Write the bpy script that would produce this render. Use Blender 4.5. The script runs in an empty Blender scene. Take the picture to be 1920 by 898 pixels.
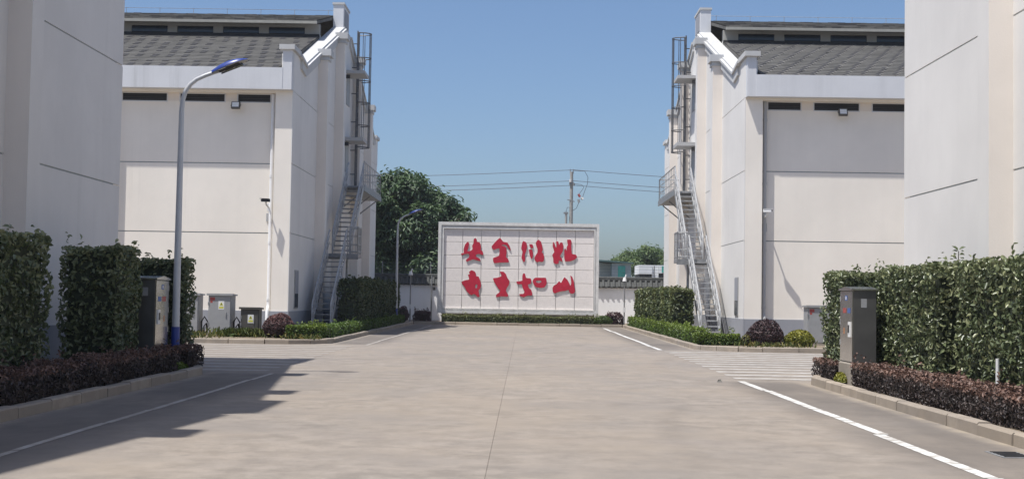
import bpy, bmesh, math, random
import numpy as np
from mathutils import Vector, Matrix

SC = bpy.context.scene
COL = SC.collection
R = math.radians
rnd = random.Random(7)
rng = np.random.default_rng(11)

# ------------------------------------------------------------------ camera
F_PX, PITCH, YAW, ROLL = 2450.0, 0.0443, -0.00976, 0.01637
CAM = Vector((0.28, 0.0, 1.4))
fw = Vector((math.sin(YAW)*math.cos(PITCH), math.cos(YAW)*math.cos(PITCH), math.sin(PITCH)))
rt = Vector((math.cos(YAW), -math.sin(YAW), 0.0))
up = rt.cross(fw)
rt2 = math.cos(ROLL)*rt + math.sin(ROLL)*up
up2 = -math.sin(ROLL)*rt + math.cos(ROLL)*up
cd = bpy.data.cameras.new('camera')
cam = bpy.data.objects.new('camera', cd); COL.objects.link(cam)
M = Matrix((rt2, up2, -fw)).transposed().to_4x4(); M.translation = CAM
cam.matrix_world = M
cd.sensor_width = 36.0; cd.sensor_fit = 'HORIZONTAL'
cd.lens = F_PX/1920.0*36.0
cd.clip_start = 0.1; cd.clip_end = 5000.0
SC.camera = cam

# ------------------------------------------------------------------ sky, sun, exposure
SUN = Vector((-0.35, -0.235, 1.0)).normalized()        # towards the sun
elev = math.asin(SUN.z); azim = math.atan2(SUN.x, SUN.y)
W = bpy.data.worlds.new('World'); SC.world = W; W.use_nodes = True
nt = W.node_tree; nt.nodes.clear()
sky = nt.nodes.new('ShaderNodeTexSky'); sky.sky_type = 'NISHITA'; sky.sun_disc = False
sky.sun_elevation = elev; sky.sun_rotation = azim
sky.altitude = 0.0; sky.air_density = 0.9; sky.dust_density = 1.9; sky.ozone_density = 6.0
bg = nt.nodes.new('ShaderNodeBackground'); bg.inputs['Strength'].default_value = 0.099
wo = nt.nodes.new('ShaderNodeOutputWorld')
nt.links.new(sky.outputs[0], bg.inputs[0]); nt.links.new(bg.outputs[0], wo.inputs[0])
ld = bpy.data.lights.new('sun', 'SUN'); ld.energy = 4.0; ld.angle = R(0.53); ld.color = (1.0, 0.965, 0.91)
sun = bpy.data.objects.new('sun', ld); COL.objects.link(sun)
sun.rotation_euler = SUN.to_track_quat('Z', 'Y').to_euler(); sun.location = (-20, -10, 50)
SC.view_settings.view_transform = 'Standard'; SC.view_settings.look = 'None'
SC.view_settings.exposure = 0.46; SC.view_settings.gamma = 1.0
SC.view_settings.use_curve_mapping = False
SC.cycles.max_bounces = 8; SC.cycles.diffuse_bounces = 4; SC.cycles.transparent_max_bounces = 8

# ------------------------------------------------------------------ materials
def _n(t, k, **kw):
    n = t.nodes.new(k)
    for a, b in kw.items(): setattr(n, a, b)
    return n

def noise(t, vec, scale, detail=5, rough=0.6, stretch=(1, 1, 1), off=(0, 0, 0)):
    mp = _n(t, 'ShaderNodeMapping'); mp.inputs['Scale'].default_value = stretch; mp.inputs['Location'].default_value = off
    t.links.new(vec, mp.inputs['Vector'])
    n = _n(t, 'ShaderNodeTexNoise'); n.inputs['Scale'].default_value = scale
    n.inputs['Detail'].default_value = detail; n.inputs['Roughness'].default_value = rough
    t.links.new(mp.outputs[0], n.inputs['Vector'])
    return n.outputs['Fac']

def ramp(t, fac, lo, hi, a=0.0, b=1.0):
    m = _n(t, 'ShaderNodeMapRange'); m.inputs['From Min'].default_value = lo; m.inputs['From Max'].default_value = hi
    m.inputs['To Min'].default_value = a; m.inputs['To Max'].default_value = b
    t.links.new(fac, m.inputs['Value']); return m.outputs[0]

def mixc(t, fac, a, b):
    m = _n(t, 'ShaderNodeMix', data_type='RGBA')
    for s, v in ((m.inputs[0], fac), (m.inputs[6], a), (m.inputs[7], b)):
        if isinstance(v, (int, float)): s.default_value = v
        elif isinstance(v, tuple): s.default_value = (*v, 1)
        else: t.links.new(v, s)
    return m.outputs[2]

def mul(t, a, b):
    m = _n(t, 'ShaderNodeMath', operation='MULTIPLY')
    for s, v in ((m.inputs[0], a), (m.inputs[1], b)):
        if isinstance(v, (int, float)): s.default_value = v
        else: t.links.new(v, s)
    return m.outputs[0]

def base_mat(name):
    m = bpy.data.materials.new(name); m.use_nodes = True
    t = m.node_tree; b = t.nodes['Principled BSDF']
    pos = _n(t, 'ShaderNodeNewGeometry').outputs['Position']
    return m, t, b, pos

def bump(t, b, h, strength, dist=0.02):
    n = _n(t, 'ShaderNodeBump'); n.inputs['Strength'].default_value = strength; n.inputs['Distance'].default_value = dist
    t.links.new(h, n.inputs['Height']); t.links.new(n.outputs[0], b.inputs['Normal'])

def simple(name, col, rough=0.6, metal=0.0, var=0.12, scale=6.0, bmp=0.0, streak=0.0, spec=0.5):
    m, t, b, pos = base_mat(name)
    dark = tuple(c*(1-var) for c in col); lite = tuple(min(1, c*(1+var*0.6)) for c in col)
    c = mixc(t, ramp(t, noise(t, pos, scale), 0.3, 0.7), dark, lite)
    if streak:
        s = ramp(t, noise(t, pos, 3.0, 4, 0.65, (1, 1, 0.07)), 0.52, 0.78, 0, streak)
        c = mixc(t, s, c, tuple(x*0.62 for x in col))
    t.links.new(c, b.inputs['Base Color'])
    b.inputs['Roughness'].default_value = rough; b.inputs['Metallic'].default_value = metal
    b.inputs['Specular IOR Level'].default_value = spec
    if bmp: bump(t, b, noise(t, pos, scale*12, 4), bmp)
    return m

def wall_mat(name, col, streak=0.16):
    m, t, b, pos = base_mat(name)
    big = ramp(t, noise(t, pos, 0.45, 4, 0.6), 0.35, 0.7)
    c = mixc(t, big, tuple(x*0.93 for x in col), tuple(min(1, x*1.03) for x in col))
    s = ramp(t, noise(t, pos, 2.2, 5, 0.6, (1, 1, 0.05)), 0.5, 0.85, 0, streak)
    c = mixc(t, s, c, tuple(x*0.72 for x in col))
    s2 = ramp(t, noise(t, pos, 1.3, 6, 0.7, (1, 1, 1), (5, 3, 1)), 0.60, 0.8, 0, 0.22)
    c = mixc(t, s2, c, tuple(x*0.84 for x in col))
    f = ramp(t, noise(t, pos, 55, 3), 0.35, 0.65, 0, 0.10)
    c = mixc(t, f, c, tuple(x*0.85 for x in col))
    s3 = mul(t, ramp(t, noise(t, pos, 1.1, 6, 0.75, (1, 1, 0.03), (11, 5, 0)), 0.56, 0.72, 0, streak*1.6), ramp(t, noise(t, pos, 0.5, 3, 0.5, (1, 1, 0.6), (2, 8, 1)), 0.45, 0.6))
    c = mixc(t, s3, c, (col[0]*0.60, col[1]*0.60, col[2]*0.58))
    cr = _n(t, 'ShaderNodeTexVoronoi', feature='DISTANCE_TO_EDGE'); cr.inputs['Scale'].default_value = 0.22
    wv = _n(t, 'ShaderNodeVectorMath', operation='ADD'); t.links.new(pos, wv.inputs[0])
    nz = _n(t, 'ShaderNodeTexNoise'); nz.inputs['Scale'].default_value = 1.2; nz.inputs['Detail'].default_value = 5; t.links.new(pos, nz.inputs['Vector'])
    t.links.new(nz.outputs['Color'], wv.inputs[1]); t.links.new(wv.outputs[0], cr.inputs['Vector'])
    ck = mul(t, ramp(t, cr.outputs['Distance'], 0.0, 0.004, 0.05, 0), ramp(t, noise(t, pos, 0.4, 2), 0.5, 0.6))
    c = mixc(t, ck, c, tuple(x*0.5 for x in col))
    t.links.new(c, b.inputs['Base Color']); b.inputs['Roughness'].default_value = 0.85
    b.inputs['Specular IOR Level'].default_value = 0.25
    bump(t, b, noise(t, pos, 40, 4), 0.12)
    return m

def concrete_mat(name, col, dirt=True):
    m, t, b, pos = base_mat(name)
    oi = _n(t, 'ShaderNodeObjectInfo').outputs['Random']
    big = ramp(t, noise(t, pos, 0.35, 6, 0.62), 0.3, 0.7)
    c = mixc(t, big, tuple(x*0.84 for x in col), tuple(x*1.08 for x in col))
    # swept streaks and stains lying across the carriageway
    st = ramp(t, noise(t, pos, 0.8, 8, 0.72, (1, 1, 1), (3, 7, 0)), 0.52, 0.70, 0, 0.45)
    c = mixc(t, st, c, (col[0]*0.60, col[1]*0.61, col[2]*0.66))
    st2 = ramp(t, noise(t, pos, 2.4, 8, 0.75, (0.8, 1.1, 1), (9, 2, 0)), 0.62, 0.70, 0, 0.45)
    c = mixc(t, st2, c, (col[0]*0.60, col[1]*0.60, col[2]*0.62))
    st3 = ramp(t, noise(t, pos, 1.6, 8, 0.75, (1, 1, 1), (1, 12, 0)), 0.55, 0.70, 0, 0.42)
    c = mixc(t, st3, c, tuple(min(1, x*1.22) for x in col))
    mid = ramp(t, noise(t, pos, 2.6, 8, 0.68, (1, 0.9, 1), (4, 4, 0)), 0.40, 0.60)
    huge = ramp(t, noise(t, pos, 0.33, 7, 0.68, (1, 0.8, 1), (17, 3, 0)), 0.40, 0.60)
    c = mixc(t, 0.65, c, mixc(t, huge, (col[0]*0.80, col[1]*0.84, col[2]*0.92), (col[0]*1.16, col[1]*1.12, col[2]*1.06)))
    big2 = ramp(t, noise(t, pos, 1.0, 8, 0.72, (1, 0.9, 1), (23, 8, 0)), 0.57, 0.66, 0, 0.38)
    c = mixc(t, big2, c, (col[0]*0.62, col[1]*0.64, col[2]*0.70))
    c = mixc(t, mul(t, ramp(t, noise(t, pos, 0.6, 4, 0.6, (1, 1, 1), (31, 9, 0)), 0.35, 0.62, 0.12, 1), 0.58), c, mixc(t, mid, tuple(x*0.70 for x in col), tuple(x*1.28 for x in col)))
    fl = ramp(t, noise(t, pos, 4.5, 7, 0.68, (1, 0.9, 1), (7, 1, 0)), 0.60, 0.66, 0, 0.36)
    c = mixc(t, fl, c, (col[0]*0.64, col[1]*0.66, col[2]*0.72))
    fine = ramp(t, noise(t, pos, 30, 5, 0.7), 0.3, 0.7, 0, 0.26)
    c = mixc(t, fine, c, tuple(x*0.70 for x in col))
    if dirt:
        # gutter wear: dirt washed to the strips beyond the painted edge lines
        sp = _n(t, 'ShaderNodeSeparateXYZ'); t.links.new(pos, sp.inputs[0])
        ax = _n(t, 'ShaderNodeMath', operation='ABSOLUTE'); t.links.new(sp.outputs[0], ax.inputs[0])
        e = ramp(t, ax.outputs[0], 3.5, 4.05); e2 = ramp(t, ax.outputs[0], 4.95, 5.2, 1, 0.25)
        py = ramp(t, sp.outputs[1], 22.6, 23.2, 1, 0); py2 = ramp(t, sp.outputs[1], 36.6, 37.4, 0, 1)
        ad = _n(t, 'ShaderNodeMath', operation='ADD'); t.links.new(py, ad.inputs[0]); t.links.new(py2, ad.inputs[1])
        w = ramp(t, noise(t, pos, 0.7, 6, 0.65, (1, 0.5, 1), (2, 2, 2)), 0.3, 0.6, 0.3, 0.85)
        f = mul(t, mul(t, mul(t, e, e2), ad.outputs[0]), w)
        c = mixc(t, f, c, (col[0]*0.46, col[1]*0.47, col[2]*0.50))
        # sand caught along the kerb
        k = mul(t, ramp(t, ax.outputs[0], 4.98, 5.18), ramp(t, noise(t, pos, 2.5, 5, 0.6), 0.4, 0.65, 0, 0.7))
        c = mixc(t, mul(t, k, ad.outputs[0]), c, (0.40, 0.34, 0.25))
        # curved tyre tracks
        for (cx, cy, rad, wd) in ((22, 26.0, 19.0, 0.13), (22, 26.0, 17.5, 0.13), (-16, 44.0, 18.5, 0.12), (-16, 44.0, 20.0, 0.12), (26, 12, 24.2, 0.1)):
            d = _n(t, 'ShaderNodeVectorMath', operation='DISTANCE'); t.links.new(pos, d.inputs[0]); d.inputs[1].default_value = (cx, cy, 0)
            s_ = _n(t, 'ShaderNodeMath', operation='SUBTRACT'); t.links.new(d.outputs['Value'], s_.inputs[0]); s_.inputs[1].default_value = rad
            a_ = _n(t, 'ShaderNodeMath', operation='ABSOLUTE'); t.links.new(s_.outputs[0], a_.inputs[0])
            k = mul(t, ramp(t, a_.outputs[0], wd*0.5, wd*2.2, 0.36, 0), ramp(t, noise(t, pos, 0.6, 5, 0.7), 0.42, 0.6))
            c = mixc(t, k, c, tuple(x*0.55 for x in col))
    tone = ramp(t, oi, 0, 1, 0.0, 0.16 if dirt or name[:4] == 'side' else 0.65)
    c = mixc(t, tone, c, tuple(x*0.70 for x in col))
    t.links.new(c, b.inputs['Base Color']); b.inputs['Roughness'].default_value = 0.9
    b.inputs['Specular IOR Level'].default_value = 0.2
    bump(t, b, noise(t, pos, 45, 5, 0.7), 0.25, 0.01)
    return m

def paint_mat(name, wear_lo, wear_hi, cap, under, lo=0.0):
    m, t, b, pos = base_mat(name)
    w = ramp(t, noise(t, pos, 5.0, 7, 0.72, (0.7, 1, 1)), wear_lo, wear_hi, lo, cap)
    c = mixc(t, w, (0.66, 0.66, 0.64), under)
    c = mixc(t, ramp(t, noise(t, pos, 40, 4), 0.4, 0.7, 0, 0.2), c, (0.40, 0.38, 0.35))
    t.links.new(c, b.inputs['Base Color']); b.inputs['Roughness'].default_value = 0.8
    return m

def leaf_mat(name, c0, c1, c2, rough=0.4, trans=0.25, spec=0.5):
    m, t, b, pos = base_mat(name)
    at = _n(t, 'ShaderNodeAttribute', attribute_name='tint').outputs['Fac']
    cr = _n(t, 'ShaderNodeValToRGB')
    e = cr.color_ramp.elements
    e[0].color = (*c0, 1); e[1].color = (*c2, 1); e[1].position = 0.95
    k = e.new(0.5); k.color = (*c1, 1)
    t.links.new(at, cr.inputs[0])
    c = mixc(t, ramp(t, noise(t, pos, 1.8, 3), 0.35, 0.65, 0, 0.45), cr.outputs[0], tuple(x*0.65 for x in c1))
    t.links.new(c, b.inputs['Base Color']); b.inputs['Roughness'].default_value = rough
    b.inputs['Specular IOR Level'].default_value = spec
    tr = _n(t, 'ShaderNodeBsdfTranslucent'); t.links.new(c, tr.inputs[0])
    mx = _n(t, 'ShaderNodeMixShader'); mx.inputs[0].default_value = trans
    t.links.new(b.outputs[0], mx.inputs[1]); t.links.new(tr.outputs[0], mx.inputs[2])
    t.links.new(mx.outputs[0], t.nodes['Material Output'].inputs[0])
    return m

CONC = (0.278, 0.243, 0.208)
MT = dict(
    cream=wall_mat('cream_render', (0.92, 0.86, 0.77)),
    white=wall_mat('white_render', (0.74, 0.72, 0.69)),
    pilaster_side=wall_mat('pilaster_side_tone', (0.82, 0.755, 0.685)),  # pilaster sides warmer and slightly paler than their fronts
    boundary=wall_mat('boundary_wall_paint', (0.90, 0.90, 0.90), 0.22),
    plinth=wall_mat('plinth_grey_paint', (0.33, 0.34, 0.37), 0.3),
    fascia=wall_mat('fascia_grey_render', (0.68, 0.69, 0.71), 0.5),
    coping=wall_mat('coping_render', (0.55, 0.55, 0.545), 0.5),
    groove=simple('groove_paint', (0.36, 0.395, 0.41), 0.8),
    dark=simple('dark_opening', (0.015, 0.015, 0.017), 0.7),
    louvre=simple('dark_louvre_metal', (0.05, 0.052, 0.055), 0.5),
    monitor=wall_mat('monitor_wall_render', (0.44, 0.43, 0.40), 0.4),
    shingle=simple('shingle_grey', (0.098, 0.094, 0.086), 0.9, var=0.35, scale=2.0, bmp=0.3),
    shingle_dark=simple('shingle_dark_tab', (0.050, 0.048, 0.050), 0.9, var=0.35, scale=2.0),
    shingle_pale=simple('shingle_pale_tab', (0.15, 0.143, 0.13), 0.9, var=0.3, scale=2.0),
    foot_strip=simple('foot_strip_dark', (0.035, 0.034, 0.034), 0.7),
    gutter=simple('gutter_metal', (0.36, 0.35, 0.31), 0.6),
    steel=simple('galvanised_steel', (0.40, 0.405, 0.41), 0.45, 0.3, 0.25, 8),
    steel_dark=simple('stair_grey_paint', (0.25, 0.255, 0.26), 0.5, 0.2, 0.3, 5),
    ladder=simple('ladder_dark_steel', (0.13, 0.13, 0.135), 0.5, 0.5, 0.3),
    slab=wall_mat('canopy_slab_render', (0.45, 0.45, 0.45), 0.4),
    road=concrete_mat('road_concrete', CONC),
    street=concrete_mat('side_street_concrete', CONC, False),
    joint=simple('joint_filler', (0.25, 0.22, 0.19), 0.95),
    kerb=concrete_mat('kerb_concrete', (0.36, 0.31, 0.255), False),
    line=paint_mat('white_road_paint', 0.47, 0.60, 0.85, CONC),
    line_worn=paint_mat('worn_road_paint', 0.33, 0.55, 0.95, CONC, 0.5),
    stripe=paint_mat('crossing_paint', 0.36, 0.58, 0.95, CONC, 0.48),
    stripe_worn=paint_mat('worn_crossing_paint', 0.28, 0.54, 1.0, CONC, 0.7),
    soil=simple('bed_soil', (0.22, 0.175, 0.125), 0.95, var=0.5, scale=3, bmp=0.6),
    ground=simple('ground_earth', (0.30, 0.265, 0.215), 0.95, var=0.3, scale=0.3),
    sign_panel=simple('sign_stone_panel', (0.88, 0.82, 0.785), 0.55, var=0.07, scale=7, bmp=0.05),
    sign_frame=simple('sign_frame_stone', (0.74, 0.73, 0.71), 0.55, var=0.15, scale=4, streak=0.4),
    sign_base=simple('sign_base_stone', (0.14, 0.14, 0.145), 0.7, var=0.2),
    red=simple('sign_red_paint', (0.52, 0.014, 0.045), 0.45, var=0.15, scale=4),
    letter_side=simple('letter_grey_edge', (0.30, 0.29, 0.29), 0.6),
    pole=simple('lamp_pole_paint', (0.52, 0.54, 0.57), 0.38, 0.15, 0.08),
    blue=simple('lamp_blue_paint', (0.022, 0.052, 0.27), 0.35, 0.0, 0.12),
    lamp_under=simple('lamp_underside', (0.36, 0.36, 0.34), 0.45, 0.3, 0.2),
    stainless=simple('stainless_steel', (0.62, 0.60, 0.56), 0.22, 0.95, 0.10, 1.5, spec=0.5),
    stainless_side=simple('brushed_dark_steel', (0.17, 0.165, 0.155), 0.45, 0.75, 0.15, 3),
    cab_grey=simple('cabinet_grey_paint', (0.34, 0.345, 0.35), 0.5, 0.1, 0.08),
    cab_dark=simple('cabinet_dark_paint', (0.085, 0.08, 0.07), 0.5, 0.1, 0.1),
    cement=concrete_mat('cabinet_base_cement', (0.30, 0.27, 0.23), False),
    label_white=simple('label_white', (0.78, 0.78, 0.76), 0.5, var=0.03),
    label_blue=simple('label_blue', (0.06, 0.13, 0.36), 0.5, var=0.05),
    label_red=simple('label_red', (0.38, 0.07, 0.06), 0.5, var=0.1),
    label_yellow=simple('label_yellow', (0.62, 0.60, 0.08), 0.5, var=0.05),
    label_orange=simple('label_orange', (0.42, 0.20, 0.10), 0.5, var=0.1),
    black=simple('black_plastic', (0.02, 0.02, 0.022), 0.5),
    glass_dark=simple('dark_glass', (0.03, 0.04, 0.055), 0.15),
    pvc=simple('white_pvc', (0.74, 0.74, 0.74), 0.45, var=0.06, streak=0.2),
    pvc_grey=simple('grey_pvc', (0.42, 0.42, 0.42), 0.5, var=0.06, streak=0.2),
    wall_tile=simple('dark_grey_clay_tile', (0.075, 0.078, 0.075), 0.8, var=0.4, scale=5),
    trunk=simple('bark', (0.10, 0.08, 0.06), 0.95, var=0.4, scale=9, bmp=0.5),
    pole_conc=simple('utility_pole_concrete', (0.33, 0.32, 0.30), 0.85, var=0.2),
    wire=simple('wire_dark', (0.10, 0.12, 0.15), 0.6),
    ceramic=simple('white_ceramic', (0.70, 0.66, 0.62), 0.35),
    shed_teal=simple('shed_teal_panel', (0.27, 0.33, 0.35), 0.6, var=0.2, scale=1.5, streak=0.5),
    shed_trim=simple('shed_dark_trim', (0.05, 0.10, 0.10), 0.6),
    shed_white=wall_mat('shed_white_wall', (0.72, 0.73, 0.74), 0.3),
    green_glass=simple('green_glass', (0.05, 0.32, 0.27), 0.25, var=0.3, scale=3),
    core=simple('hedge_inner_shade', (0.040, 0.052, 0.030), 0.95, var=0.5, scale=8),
    core_red=simple('low_hedge_inner_shade', (0.030, 0.022, 0.018), 0.95, var=0.5, scale=8),  # brown-black filler, shade between the leaves put into its colour
    hedge=leaf_mat('hedge_leaf', (0.075, 0.100, 0.052), (0.155, 0.190, 0.092), (0.36, 0.38, 0.20), 0.36, 0.28, 0.65),
    hedge_far=leaf_mat('far_hedge_leaf', (0.050, 0.076, 0.036), (0.100, 0.128, 0.050), (0.20, 0.21, 0.07), 0.45, 0.2),
    redleaf=leaf_mat('red_brown_leaf', (0.055, 0.046, 0.046), (0.090, 0.064, 0.056), (0.25, 0.145, 0.11), 0.55, 0.15),
    purple=leaf_mat('purple_leaf', (0.055, 0.040, 0.046), (0.110, 0.062, 0.064), (0.24, 0.10, 0.085), 0.55, 0.2),
    lime=leaf_mat('lime_leaf', (0.045, 0.085, 0.016), (0.10, 0.17, 0.025), (0.22, 0.28, 0.04), 0.45, 0.25),
    yellow=leaf_mat('yellow_leaf', (0.10, 0.12, 0.02), (0.22, 0.23, 0.03), (0.36, 0.33, 0.05), 0.5, 0.25),
    tree=leaf_mat('tree_leaf', (0.024, 0.055, 0.028), (0.058, 0.108, 0.046), (0.13, 0.20, 0.075), 0.5, 0.28),
    tree_light=leaf_mat('light_tree_leaf', (0.075, 0.130, 0.05), (0.12, 0.185, 0.065), (0.19, 0.26, 0.09), 0.5, 0.3),
    weed=leaf_mat('weed_leaf', (0.06, 0.10, 0.02), (0.15, 0.17, 0.04), (0.36, 0.29, 0.10), 0.6, 0.25),
)

# ------------------------------------------------------------------ object helpers
ORG = {}

def tag(o, label=None, cat=None, group=None, kind=None):
    if label: o['label'] = label
    if cat: o['category'] = cat
    if group: o['group'] = group
    if kind: o['kind'] = kind
    return o

def link(o, parent, origin):
    COL.objects.link(o)
    ORG[o] = Vector(origin)
    if parent is not None:
        o.parent = parent; o.location = Vector(origin) - ORG[parent]
    else:
        o.location = origin
    return o

def empty(name, loc, label=None, cat=None, group=None, kind=None):
    o = bpy.data.objects.new(name, None); o.empty_display_size = 0.3
    link(o, None, loc)
    return tag(o, label, cat, group, kind)

class MB:
    """collects shapes in world coordinates and links them as one mesh object"""
    def __init__(s): s.v = []; s.f = []; s.m = []
    def add(s, vs, fs, m=0):
        b = len(s.v); s.v += [tuple(v) for v in vs]
        for f in fs: s.f.append(tuple(b+i for i in f)); s.m.append(m)
        return s
    def box(s, x0, x1, y0, y1, z0, z1, m=0):
        x0, x1 = min(x0, x1), max(x0, x1); y0, y1 = min(y0, y1), max(y0, y1)
        return s.add([(x0,y0,z0),(x1,y0,z0),(x1,y1,z0),(x0,y1,z0),(x0,y0,z1),(x1,y0,z1),(x1,y1,z1),(x0,y1,z1)],
                     [(0,3,2,1),(4,5,6,7),(0,1,5,4),(1,2,6,5),(2,3,7,6),(3,0,4,7)], m)
    def cbox(s, x0, x1, y0, y1, z0, z1, c=0.01, m=0):
        """box with chamfered vertical and top edges"""
        x0, x1 = min(x0, x1), max(x0, x1); y0, y1 = min(y0, y1), max(y0, y1)
        def ring(i, z): return [(x0+i,y0,z),(x1-i,y0,z),(x1,y0+i,z),(x1,y1-i,z),(x1-i,y1,z),(x0+i,y1,z),(x0,y1-i,z),(x0,y0+i,z)]
        def ring2(i, z): return [(x0+2*i,y0+i,z),(x1-2*i,y0+i,z),(x1-i,y0+2*i,z),(x1-i,y1-2*i,z),(x1-2*i,y1-i,z),(x0+2*i,y1-i,z),(x0+i,y1-2*i,z),(x0+i,y0+2*i,z)]
        vs = ring(c, z0)+ring(c, z1-c)+ring2(c, z1)
        fs = [tuple(range(7,-1,-1)), tuple(range(16,24))]
        for k in (0, 8):
            for i in range(8): fs.append((k+i, k+(i+1)%8, k+8+(i+1)%8, k+8+i))
        return s.add(vs, fs, m)
    def prism(s, poly, axis, a, b, m=0, side_m=None):
        """extrude a 2-D polygon (counter-clockwise or not) along an axis; caps get m, sides get side_m"""
        n = len(poly)
        def P(p, t):
            return {'X': (t, p[0], p[1]), 'Y': (p[0], t, p[1]), 'Z': (p[0], p[1], t)}[axis]
        vs = [P(p, a) for p in poly]+[P(p, b) for p in poly]
        s.add(vs, [tuple(range(n-1, -1, -1)), tuple(range(n, 2*n))], m)
        base = len(s.v)-2*n
        for i in range(n):
            s.f.append((base+i, base+(i+1)%n, base+n+(i+1)%n, base+n+i)); s.m.append(m if side_m is None else side_m)
        return s
    def tube(s, pts, r, n=8, m=0, r1=None, cap=True):
        pts = [Vector(p) for p in pts]; k = len(pts); base = len(s.v)
        ref = None
        for i, p in enumerate(pts):
            d = (pts[min(i+1, k-1)]-pts[max(i-1, 0)]).normalized()
            if ref is None: ref = d.orthogonal().normalized()
            ref = (ref - d*ref.dot(d)).normalized(); o = d.cross(ref)
            rr = r if r1 is None else r+(r1-r)*i/(k-1)
            for j in range(n):
                a = 2*math.pi*j/n; s.v.append(tuple(p+ref*math.cos(a)*rr+o*math.sin(a)*rr))
        for i in range(k-1):
            for j in range(n):
                s.f.append((base+i*n+j, base+i*n+(j+1)%n, base+(i+1)*n+(j+1)%n, base+(i+1)*n+j)); s.m.append(m)
        if cap:
            s.f.append(tuple(base+j for j in range(n-1, -1, -1))); s.m.append(m)
            s.f.append(tuple(base+(k-1)*n+j for j in range(n))); s.m.append(m)
        return s
    def bar(s, p, q, w, h, m=0, upv=(0, 0, 1)):
        p, q = Vector(p), Vector(q); d = (q-p).normalized()
        a = d.cross(Vector(upv)).normalized()*w/2; b = a.cross(d).normalized()*h/2
        vs = [p-a-b, p+a-b, p+a+b, p-a+b, q-a-b, q+a-b, q+a+b, q-a+b]
        return s.add(vs, [(0,3,2,1),(4,5,6,7),(0,1,5,4),(1,2,6,5),(2,3,7,6),(3,0,4,7)], m)
    def mesh(s, name, mats, origin, smooth=False):
        me = bpy.data.meshes.new(name)
        ox, oy, oz = origin
        me.from_pydata([(x-ox, y-oy, z-oz) for x, y, z in s.v], [], s.f)
        for mm in mats: me.materials.append(MT[mm] if isinstance(mm, str) else mm)
        me.polygons.foreach_set('material_index', s.m)
        if smooth: me.polygons.foreach_set('use_smooth', [True]*len(s.f))
        bm = bmesh.new(); bm.from_mesh(me); bmesh.ops.recalc_face_normals(bm, faces=bm.faces); bm.to_mesh(me); bm.free()
        if smooth:
            try: me.set_sharp_from_angle(angle=R(40))
            except Exception: pass
        return me
    def obj(s, name, mats, parent=None, origin=None, smooth=False, label=None, cat=None, group=None, kind=None):
        if isinstance(mats, str): mats = [mats]
        if origin is None: origin = ORG[parent] if parent is not None else (0, 0, 0)
        o = bpy.data.objects.new(name, s.mesh(name, mats, origin, smooth))
        link(o, parent, origin)
        return tag(o, label, cat, group, kind)

def place(name, me, parent, origin, rotz=0.0, rot=None):
    o = bpy.data.objects.new(name, me); link(o, parent, origin)
    if rot is not None: o.rotation_euler = rot
    else: o.rotation_euler = (0, 0, rotz)
    return o

# leaves: P centres, N outward normals; each leaf is a folded blade of two quads
def leaf_mesh(name, mat, P, N, size, origin, aspect=0.5, spread=0.8, droop=0.0, tint=None, fold=0.18, seed=0):
    g = np.random.default_rng(seed+1)
    n = len(P); P = np.asarray(P, float); N = np.asarray(N, float)
    N = N + g.normal(0, spread, (n, 3)); N /= np.linalg.norm(N, axis=1)[:, None]+1e-9
    T = g.normal(0, 1, (n, 3)); T[:, 2] -= droop*2
    T -= N*np.sum(T*N, axis=1)[:, None]; T /= np.linalg.norm(T, axis=1)[:, None]+1e-9
    B = np.cross(N, T)
    L = size*g.uniform(0.65, 1.25, n)[:, None]; Wd = L*aspect*0.5
    cs = [(-0.5, 0, 0), (-0.12, 0.95, fold), (0.22, 0.8, fold), (0.5, 0, -0.05), (0.22, -0.8, fold), (-0.12, -0.95, fold)]
    V = np.stack([P + T*L*a + B*Wd*b + N*L*c for a, b, c in cs], axis=1).reshape(-1, 3) - np.asarray(origin)
    i = np.arange(n)[:, None]*6
    Fq = np.concatenate([i+np.array([[0, 1, 2, 3]]), i+np.array([[0, 3, 4, 5]])], axis=1).reshape(-1, 4)
    me = bpy.data.meshes.new(name)
    me.vertices.add(len(V)); me.vertices.foreach_set('co', V.astype(np.float32).ravel())
    me.loops.add(Fq.size); me.loops.foreach_set('vertex_index', Fq.astype(np.int32).ravel())
    me.polygons.add(len(Fq)); me.polygons.foreach_set('loop_start', np.arange(0, Fq.size, 4, dtype=np.int32))
    try: me.polygons.foreach_set('loop_total', np.full(len(Fq), 4, np.int32))
    except Exception: pass
    t = g.uniform(0, 1, n) if tint is None else np.clip(np.asarray(tint)+g.normal(0, 0.16, n), 0, 1)
    at = me.attributes.new('tint', 'FLOAT', 'POINT'); at.data.foreach_set('value', np.repeat(t, 6).astype(np.float32))
    me.materials.append(MT[mat]); me.update(calc_edges=True); me.validate()
    return me

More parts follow.
